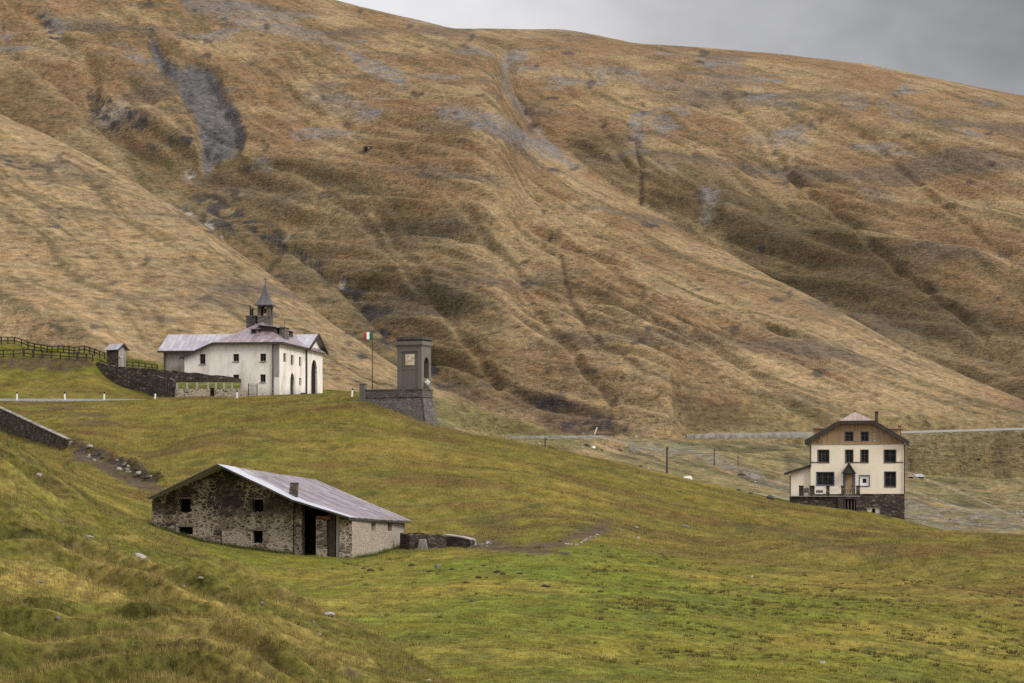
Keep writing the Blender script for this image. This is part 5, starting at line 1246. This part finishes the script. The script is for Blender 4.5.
MB().box(x0-.05,x1+.05,ty-.32,-.07,zt-.018,zt+.06).build('terrace_slab', M['concrete'], t)
for i, (a_, b_) in enumerate(((799,803.6),(809.4,814.6),(826.2,829.6),(841.2,844.2),(856.2,860))):
    a, b = fr(a_,490,ty)[0], fr(b_,490,ty)[0]; zp = fr(a_,486.3,ty)[1]
    MB().box(a,b,ty-.22,ty+.22,zt+.062,zp).box(a-.05,b+.05,ty-.27,ty+.27,zp,zp+.10).build('pier', M['darkrubble'], te)
for a_, b_ in ((814.8,826),(829.8,841)):
    for r_, h_ in ((487.8,.07),(493.6,.05)):
        a, b = fr(a_,490,ty)[0], fr(b_,490,ty)[0]; zq = fr(a_,r_,ty)[1]; MB().box(a,b,ty-.05,ty+.05,zq-h_,zq+h_).build('rail', M['whitepaint'], te)
a, b = fr(844.6,490,ty)[0], fr(856,490,ty)[0]; m = MB()
for i in range(5): m.box(a+(b-a)*i/5+.02,a+(b-a)*(i+.7)/5,ty-.03,ty+.03,zt+.06,zt+.95)
m.build('gate', M['greytimber'], te)
for a_,b_,h_ in ((803.8,809,1.1),(816,823,.8)):
    a, b = fr(a_,490,ty+.8)[0], fr(b_,490,ty+.8)[0]; MB().box(a,b,ty+.76,ty+.84,zt+.45,zt+h_).box(a+.02,a+.08,ty+.77,ty+.83,zt+.061,zt+.46).box(b-.08,b-.02,ty+.77,ty+.83,zt+.061,zt+.46).build('bench_back', M['greytimber'], te)

# ================================================================== poles, far things, stones
def pole(px, pyt, pyb, Yr, label, w=.14, arm=True):
    p = gpt(px, pyb, *Yr); h = (pyb-pyt)/F*p.y
    t = thing('utility_pole', p, 0, label, 'pole', 'utility poles in the valley')
    MB().tube((0,0,-.8),(0,0,h),w,w*.72,8).build('pole', M['polewood'], t)
    if arm: MB().bar((-.16,-.2,h-.35),(.34,-.2,h-.35),.10).lathe([(0,0),(.06,0),(.07,.1),(.03,.2),(0,.2)],(.28,-.2,h-.30)).build('insulator', M['darkmetal'], t)
pole(667,446.8,473,(316,440), 'tall dark wooden pole rising behind the grassy crest in the centre', .20)
pole(545.2,437.5,449.5,(322,470), 'short stout wooden pole above the crest, left of the boulders')
pole(714.3,448,465.5,(480,640), 'thin pole in the valley between the tall pole and the cream house')
pole(738,456,465,(480,640), 'faint thin pole just right of the valley stream bed', .11)
pole(1010,447,457.5,(600,800), 'farthest right thin pole on the valley slope', .13)
pole(910.5,463.5,472,(560,760), 'thin pole close to the right wall of the cream house', .13)
pole(960.5,459,468,(560,760), 'faint thin pole on the slope between the cream house and the right edge', .09)

def rock_mesh(seed, sx, sy, sz, sub=3, rough=.28):
    bm = bmesh.new(); bmesh.ops.create_icosphere(bm, subdivisions=sub, radius=1.0)
    r = np.random.default_rng(seed); pl = r.normal(size=(9,3)); pl /= np.linalg.norm(pl, axis=1)[:,None]; dd = r.uniform(.55,.95,9)
    for v in bm.verts:
        p = np.array(v.co)
        for n_, d_ in zip(pl, dd):
            k_ = p @ n_
            if k_ > d_: p = p - n_*(k_-d_)*.85
        p = p + rough*.18*r.normal(size=3)
        v.co = (p[0]*sx, p[1]*sy, p[2]*sz)
    me = bpy.data.meshes.new('rock'); bm.to_mesh(me); bm.free(); return me
def rock(px, py, wpx, hpx, Yr, mat, label, name='rock', group=None, seed=None, rz=None, tilt=0.0):
    p = gpt(px, py, *Yr); s = p.y/F
    me = rock_mesh(seed if seed is not None else int(px*7+py), wpx*s/2*.95, wpx*s/2*.75, hpx*s*.62, 3 if wpx > 5 else 2); me.materials.append(M[mat])
    o = bpy.data.objects.new(name, me); COL.objects.link(o); o.location = p + Vector((0,0,hpx*s*.02)); o.rotation_euler = (0, tilt, random.uniform(-.4,.4) if rz is None else rz)
    tag(o, label, 'rock', group); return o
NB, MD, SLP = (58,100), (85,200), (205,330)
rock(139.5,557,18,6,NB,'palerock','flat pale slab of rock lying on the near grassy shoulder left of the barn', tilt=.35)
rock(73,656,20,6,NB,'darkrock','dark flat stone low in the near grass at the bottom left')
rock(89,537,10,3.5,NB,'palerock','small pale stone high on the near shoulder, left of the flat slab')
rock(201,578,6,3,NB,'palerock','small pale stone on the near shoulder below the barn corner')
rock(184,586,5,3,NB,'palerock','tiny whitish stone on the near shoulder, just left of the one below the barn corner')
rock(40,582,9,3,NB,'rock','low brownish stone near the left edge of the near shoulder')
rock(58,619,6,3.5,NB,'rock','small grey stone midway down the near shoulder at the left')
rock(329,615,13,5,(66,120),'palerock','pale flat stone at the crest where the shoulder meets the meadow')
rock(314,622,5,3,(60,110),'palerock','tiny pale stone just left of the flat stone on the shoulder crest')
rock(319,634,5,3,(60,110),'palerock','tiny pale stone below the flat stone on the shoulder crest')
rock(407,669,9,5,(58,110),'darkrock','dark stone at the bottom of the picture near the foot of the shoulder')
rock(428,681,9,3.5,(58,110),'palerock','pale stone cut by the bottom edge of the picture')
rock(262,603,5,3,(60,110),'rock','small grey stone on the shoulder under the barn door')
rock(438,567.5,8,5,MD,'rock','grey stone lying in the bright green meadow right of the barn')
rock(822,663,8,3.5,MD,'palerock','pale stone in the open meadow at the lower right')
rock(752,577,5,2.5,MD,'palerock','small pale stone in the brown grass above the meadow')
rock(959,587,5,2.5,MD,'palerock','small pale stone in the brown grass far right')
rock(39,475,7,4,NB,'palerock','white stone near the top edge of the shoulder under the retaining wall')
rock(37,460,5,3,NB,'rock','grey stone at the top edge of the shoulder under the retaining wall')
for i, (a,b,w_,h_,mt,lb) in enumerate([(90,447,8,4,'palerock','pale boulder just below the end of the retaining wall'),(125,465,8,5,'rock','grey upper boulder in the eroded bank'),(119,469.5,7,4,'palerock','pale boulder at the left foot of the eroded bank'),(128,470.5,8,5,'rock','grey boulder under the upper one in the eroded bank'),(139,474,10,5,'palerock','biggest pale boulder at the lower end of the eroded bank'),(147,477,7,4,'darkrock','dark boulder at the lowest end of the eroded bank'),(103,458,6,3,'darkrock','dark stone midway along the eroded bank')]):
    rock(a,b,w_,h_,(200,300),mt,lb,'boulder','boulders in the eroded bank')
r_ = random.Random(15)
for i in range(24):
    f_ = r_.random(); px = 74 + f_*92; py = 449 + f_*33 + r_.uniform(-5,5)
    rock(px, py, r_.uniform(2.5,6), r_.uniform(1.8,3.6), (225,300), r_.choice(['rock','darkrock','darkrock','palerock']), 'small loose stone strewn down the eroded bank below the retaining wall', 'bank_stone', 'loose stones on the eroded bank', seed=1300+i)
rock(770,499,10,6,SLP,'darkrock','large dark boulder on the grassy crest left of the cream house','boulder')
rock(739,491,6,4,SLP,'darkrock','dark stone on the grassy crest, farther left from the large boulder')
rock(751,494,7,4,SLP,'darkrock','dark stone on the crest beside the large boulder')
rock(685,527.5,10,4,SLP,'rock','low grey boulder in the hollow of the slope below the crest','boulder')
rock(621,531,6,3,(190,260),'rock','grey stone at the end of the earthy track'); rock(636,528,6,3,(190,260),'palerock','pale stone above the end of the earthy track'); rock(638,538.5,5,3,(190,260),'palerock','pale stone below the end of the earthy track')
r_ = random.Random(5)
for i in range(26):                               # heap at the end of the ruined wall
    px = r_.uniform(466,491); py = 541 + (px-470)*.16 + r_.uniform(-2,4)
    rock(px, py, r_.uniform(3,6.5), r_.uniform(2,4), (200,225), r_.choice(['rock','palerock','palerock','rock']), 'loose grey stone in the rubble heap at the end of the low broken wall', 'rubble_stone', 'rubble at the end of the broken wall', seed=1000+i)
for i in range(20):                               # stone edging of the track
    f_ = i/19; px = 566 + f_*36; py = 550 - f_*17 + r_.uniform(-1,1)
    rock(px, py, r_.uniform(2.5,4.5), r_.uniform(1.6,3), (190,250), r_.choice(['rock','palerock']), 'stone in the row edging the earthy track right of the barn', 'edging_stone', 'stones edging the track', seed=1100+i)
rock(562,554,14,2.5,(180,215),'darkrock','long flat dark stone at the lower edge of the track right of the barn')
VB = (440,640)
for i, (a,b,w_,h_,mt,lb) in enumerate([(587,446,6,4.5,'darkrock','black boulder in the valley beside the white one'),(593,448,6,4,'marble','white boulder in the valley beside the black one'),(591.5,453,3,2.5,'palerock','small pale boulder below the black and white pair'),(565,448,4,3,'rock','leftmost brown boulder of the valley scatter'),(572,448.5,5,2.5,'palerock','pale flat boulder left of the black and white pair'),(550,444,4,2,'rock','small boulder just right of the stout pole'),(602,451,3.5,3,'darkrock','small dark boulder right of the black and white pair'),(619,450,7,3,'darkrock','dark low boulder farther right along the stream bed'),(606,446,4,2,'palerock','pale boulder right of the white one'),(539,447.5,4,2.5,'palerock','pale boulder left of the stout pole'),(582,456,6,3,'palerock','pale flat boulder low in the valley scatter'),(541,466.5,4,3,'darkrock','lone dark boulder')][:-1]):
    rock(a,b,w_,h_,VB,mt,lb,'boulder','boulders scattered on the valley floor')
rock(640.5,466.5,5,3,(330,520),'darkrock','dark boulder peeping over the crest left of the tall pole','boulder'); rock(648,469,5,2,(330,520),'palerock','pale stone over the crest close left of the tall pole')
rock(741,475,10,4,(430,600),'darkrock','dark mound of rock beside the valley stream bed','boulder')
rock(979,457,4,2.5,(600,800),'darkrock','dark boulder on the far right slope above the valley','boulder')
rock(756,434.8,2.5,2,(640,760),'darkrock','dark speck of a stone in front of the far road wall')
r_ = random.Random(21)
for i in range(34):                               # stones on the valley floor right of the house and along the stream bed
    if i < 20: px = r_.uniform(908, 1022); py = r_.uniform(493, 532)
    else: px = r_.uniform(600, 795); py = 444 + (px-600)*.22 + r_.uniform(-3,5)
    rock(px, py, r_.uniform(2,4.2), r_.uniform(1.2,2.4), (360,640), r_.choice(['rock','palerock','palerock']), 'small pale stone lying on the gravelly valley floor', 'valley_stone', 'stones on the gravelly valley floor', seed=1500+i)
# white slab over the crest
p = gpt(687.5,478,330,430)
o = MB().hexa([(-.95,-.6,-.3),(.95,-.6,-.3),(.95,.7,-.3),(-.95,.7,-.3)],[(-.75,-.5,.30),(.65,-.5,.42),(.6,.6,.55),(-.6,.6,.40)]).build('boulder', M['marble'], bevel=.12); o.location = p; tag(o, 'bright white flat boulder just behind the crest, right of the tall pole', 'rock')
# far road, its wall, the slanting post
GRV = plaster('pale_gravel_road', (.215,.20,.185), (.16,.145,.125), .6, .4, False)
ribbon('valley_road', [((px-512)/F*float(VR2(px)), float(VR2(px)), (HZ-float(VP2(px)))/F*float(VR2(px))) for px in np.arange(684, 1100, 6)], 6.0, GRV, .10, .06)
wl = [(686,434.6),(705,433.4),(730,433.2),(760,432.6),(790,432.0),(815,431.4),(840,431)]
draped_wall('road_wall', [(a,b,float(VR2(a))-3.6) for a,b in wl], .8, M['greyplaster'], 'long pale stone wall carrying the far road behind the cream house', jag=.08, foot=1.0, step=3)
p = PT(594.5,436.8,float(VRC(594.5))+5)
t = thing('barrier_post', p, 0, 'white slanting barrier arm beside the far road at the foot of the ravine', 'barrier')
MB().bar((-.25,0,-.2),(.55,0,2.0),.36,.25).build('arm', M['marble'], t); MB().box(-.8,.9,-.3,.3,-.5,.25).build('foot', M['concrete'], t)
p = PT(601,437.6,float(VRC(601))+4); q = PT(614,437.2,float(VRC(614))+4)
t = thing('guard_rail', p, 0, 'short dark guard rail right of the white slanting arm', 'guard rail')
d_ = q - p; MB().bar(Vector((-1.6,0,.55)), d_+Vector((0,0,.55)), .2,.5).build('rail', M['polewood'], t); [MB().box(d_.x*f_-.1,d_.x*f_+.1,d_.y*f_,d_.y*f_+.2,-.5,.5).build('post', M['polewood'], t) for f_ in (0,.5,1)]
# far hut low in the valley and hut high on the mountain
p = gpt(920,478.5,560,760); s = p.y/F
t = thing('far_shed', p, R(8), 'small far white roofed shed right of the cream house', 'shed')
MB().box(-4*s,4*s,0,4,-1,2.2*s).build('wall', M['greyplaster'], t); MB().slab([(-5*s,-.5,2.0*s),(5*s,-.5,2.0*s),(4.4*s,2.2,4.6*s),(-4.4*s,2.2,4.6*s)],.15).slab([(-4.4*s,2.2,4.6*s+.004),(4.4*s,2.2,4.6*s+.004),(5*s,4.6,2.0*s),(-5*s,4.6,2.0*s)],.15).build('roof', M['roof_grey'], t); MB().box(-1.1*s,.5*s,-.05,.02,-.5,1.5*s).build('door', M['black'], t)
p = gpt(910,478,560,760); t = thing('far_shed', p, R(-5), 'low reddish far shed between the cream house and the white roofed shed', 'shed')
MB().box(-3*s,3*s,0,3,-1,1.7*s).build('wall', M['brick'], t); MB().slab([(-3.6*s,-.3,1.6*s),(3.6*s,-.3,1.6*s),(3.6*s,3.4,2.5*s),(-3.6*s,3.4,2.5*s)],.15).build('roof', M['roof_house'], t); MB().box(.8*s,2*s,-.05,.02,-.5,1.2*s).build('door', M['black'], t)
p = gpt(367,150.5,1000,1700) + Vector((0,-.6,.75)); s = p.y/F
t = thing('mountain_hut', p, R(-12), 'tiny dark hut high on the tan mountain slope', 'hut')
MB().box(-4.0*s,4.0*s,0,5,-1.6,2.5*s).build('wall', M['darkrubble'], t); MB().hexa([(-4.05*s,-.1,2.5*s+.004),(4.05*s,-.1,2.5*s+.004),(4.05*s,5.1,2.5*s+.004),(-4.05*s,5.1,2.5*s+.004)],[(-4.2*s,2.0,3.4*s),(4.2*s,2.0,3.4*s),(4.2*s,3.0,3.4*s),(-4.2*s,3.0,3.4*s)]).build('roof', M['fascia'], t)
MB().box(1.2*s,2.8*s,-.06,.02,.3*s,1.9*s).build('window', M['concrete'], t); MB().box(-1.6*s,-.2*s,-.06,.02,-1,2.0*s).build('door', M['black'], t)
# mole hills
r_ = random.Random(8)
for i, (a,b) in enumerate([(364,569),(371,571),(382,570.5),(497,572.5),(503,574),(520,574),(546,587),(484,566),(430,572),(452,570),(478,578),(600,592),(466,583),(412,566)]):
    p = gpt(a, b, 90, 200); s = r_.uniform(.8,1.4)
    me = rock_mesh(2000+i, .22*s, .20*s, .12*s, 3, .5); me.materials.append(M['soil']); o = bpy.data.objects.new('molehill', me); COL.objects.link(o); o.location = p
    tag(o, 'small dark molehill of fresh soil in the green meadow right of the barn', 'molehill', 'molehills in the green meadow')
# ================================================================== grass: tufts of blades on the near ground
def grass(name, label, P, cols_, hts, nb, wid, spread, seed, lean=.5):
    """P (n,3) roots; one mesh of many narrow blades"""
    r = np.random.default_rng(seed); n = len(P)
    root = np.repeat(P, nb, 0); N = n*nb; c = np.repeat(cols_, nb, 0); h = np.repeat(hts, nb)*r.uniform(.55,1.2,N)
    a = r.uniform(0, 2*np.pi, N); sp = np.repeat(spread if np.ndim(spread) else np.full(n, spread), nb)*np.sqrt(r.uniform(0,1,N))
    root = root + np.stack([np.cos(a)*sp, np.sin(a)*sp, np.full(N,-.02)], 1)
    b = r.uniform(0, 2*np.pi, N); w = np.repeat(wid if np.ndim(wid) else np.full(n, wid), nb)*r.uniform(.6,1.3,N)/2; side = np.stack([np.cos(b)*w, np.sin(b)*w, 0*b], 1)
    la = a + r.normal(0,.8,N); ln = r.uniform(.15,1.0,N)*lean*h
    tip = root + np.stack([np.cos(la)*ln, np.sin(la)*ln, h*np.sqrt(np.maximum(.1,1-(ln/h)**2*.8))], 1)
    co = np.stack([root-side, root+side, tip], 1).reshape(-1,3)
    me = bpy.data.meshes.new(name); me.vertices.add(3*N); me.vertices.foreach_set('co', co.astype(np.float32).ravel())
    me.loops.add(3*N); me.loops.foreach_set('vertex_index', np.arange(3*N, dtype=np.int32)); me.polygons.add(N); me.polygons.foreach_set('loop_start', (np.arange(N)*3).astype(np.int32)); me.update(calc_edges=True)
    at = me.attributes.new('cover','FLOAT_COLOR','POINT'); v = r.uniform(.75,1.3,N)[:,None]; cc = np.repeat(np.clip(c*v,0,1),3,0)
    at.data.foreach_set('color', np.concatenate([cc, np.ones((3*N,1))],1).astype(np.float32).ravel())
    me.materials.append(GRASS); o = bpy.data.objects.new(name, me); COL.objects.link(o); tag(o, label, 'grass', None, 'stuff'); return o
GRASS, nt, b = nmat('grass_blades', .8, .15); T = NT(nt); a_ = T.n('ShaderNodeAttribute'); a_.attribute_name = 'cover'
nt.links.new(a_.outputs['Color'], b.inputs['Base Color'])
def scatter(n, seed, y0, y1, p0=-60, p1=1084, power=0.0):
    r = np.random.default_rng(seed); px = r.uniform(p0, p1, n); u = r.uniform(0,1,n)
    Y = np.sqrt(y0*y0 + u*(y1*y1-y0*y0)) if power == 0 else 1/(1/y0 - u*(1/y0-1/y1))
    return px, Y, r
def cover_at(px, Y):
    i = np.clip(np.searchsorted(rows, Y), 0, len(rows)-1); j = np.clip(np.searchsorted(cols, px), 0, len(cols)-1)
    return col[i, j], WHO[i, j], PYG[i, j], BARE[i, j]
def keep_clear(x, Y):
    ok = np.ones(x.shape, bool)
    for fr_, x0, x1, y0, y1 in ((Bn, xLbarn, .5, -.15, 24), (Hh, -16, .5, -3.2, 13), (G, -9.5, 1.3, -1.3, 7)):
        c, s = math.cos(fr_.rz), math.sin(fr_.rz); dx, dy = x - fr_.o.x, Y - fr_.o.y; u, v = dx*c + dy*s, -dx*s + dy*c
        ok &= ~((u > x0) & (u < x1) & (v > y0) & (v < y1))
    return ok
xLbarn = -16.5
for nm, lb, n, seed, y0, y1, h0, h1, nb, wd, sp in (
    ('shoulder_grass', 'tufted tawny and olive grass over the near shoulder', 95000, 1, 52, 128, .07, .20, 7, .016, .14),
    ('meadow_grass', 'short green and straw grass of the meadow round the barn', 120000, 2, 72, 205, .05, .13, 6, .026, .20),
    ('slope_grass', 'yellowing grass on the slope below the chapel and the crest', 90000, 3, 200, 316, .10, .24, 5, .05, .34)):
    px, Y, r = scatter(n, seed, y0, y1, power=1 if y0 < 60 else 0)
    z, who, x = height(px, Y, True, True); c, w2, gpy, bare = cover_at(px, Y)
    clump = fbm(x/1.4, Y/1.6, 401, 2) if y0 < 200 else fbm(x/5, Y/4, 402, 3)
    ok = keep_clear(x, Y) & (bare < .45) & (r.uniform(0,1,n) < .45 + .6*clump + .25) & (np.abs(Y - ROADC(px)) > 4)
    ok &= (who == 1) if nm == 'shoulder_grass' else (who == 0)
    px, Y, z, x, c, clump = px[ok], Y[ok], z[ok], x[ok], c[ok], clump[ok]
    straw = np.clip(r.normal(.18 if y0 < 100 else .2,.26,len(x)) + .5*clump, 0, 1)[:,None]
    cc = c*1.08*(1-straw*.75) + np.array((.30,.215,.085))*straw*.75
    grass(nm, lb, np.stack([x, Y, z],1), cc, r.uniform(h0,h1,len(x))*(1+.5*np.clip(clump,-.6,1)), nb, wd, sp, seed+50)
# dark tussocks dotted over the meadow
px, Y, r = scatter(6500, 9, 90, 200, 330, 1090)
z, who, x = height(px, Y, True, True); dens = fbm(x/9, Y/14, 411, 2); gpy = HZ - z*F/Y
ok = keep_clear(x, Y) & (who == 0) & (r.uniform(0,1,len(px)) < sstep(-.35,.5,dens)*sstep(560,600,px + (gpy-560)*.2)*sstep(196,170,Y)*.8 + .05)
x, Y, z = x[ok], Y[ok], z[ok]; n = len(x)
dk = np.array((.050,.052,.016)) + r.uniform(0,1,(n,1))*np.array((.045,.025,.008))
grass('tussock_grass', 'dark tussocks dotted over the green meadow', np.stack([x,Y,z],1), dk, r.uniform(.10,.24,n), 26, .035, r.uniform(.10,.30,n), 77, .7)
# longer grass left standing against the barn walls
r = np.random.default_rng(5); n = 900; u = np.where(r.uniform(0,1,n) < .72, r.uniform(-16.4,-4.8,n), r.uniform(-.4,.2,n)); sd = u > -.5
v = np.where(sd, r.uniform(0,21,n), -r.uniform(.05,.5,n)); u = np.where(sd, r.uniform(.08,.6,n), u)
c, s_ = math.cos(Bn.rz), math.sin(Bn.rz); x = Bn.o.x + u*c - v*s_; Y = Bn.o.y + u*s_ + v*c; z = height(pxof(x, Y), Y)
grass('verge_grass', 'longer dark grass along the foot of the barn walls', np.stack([x,Y,z],1), np.array((.070,.075,.020))*r.uniform(.6,1.5,(n,1)), r.uniform(.12,.42,n), 9, .03, .22, 88, .5)
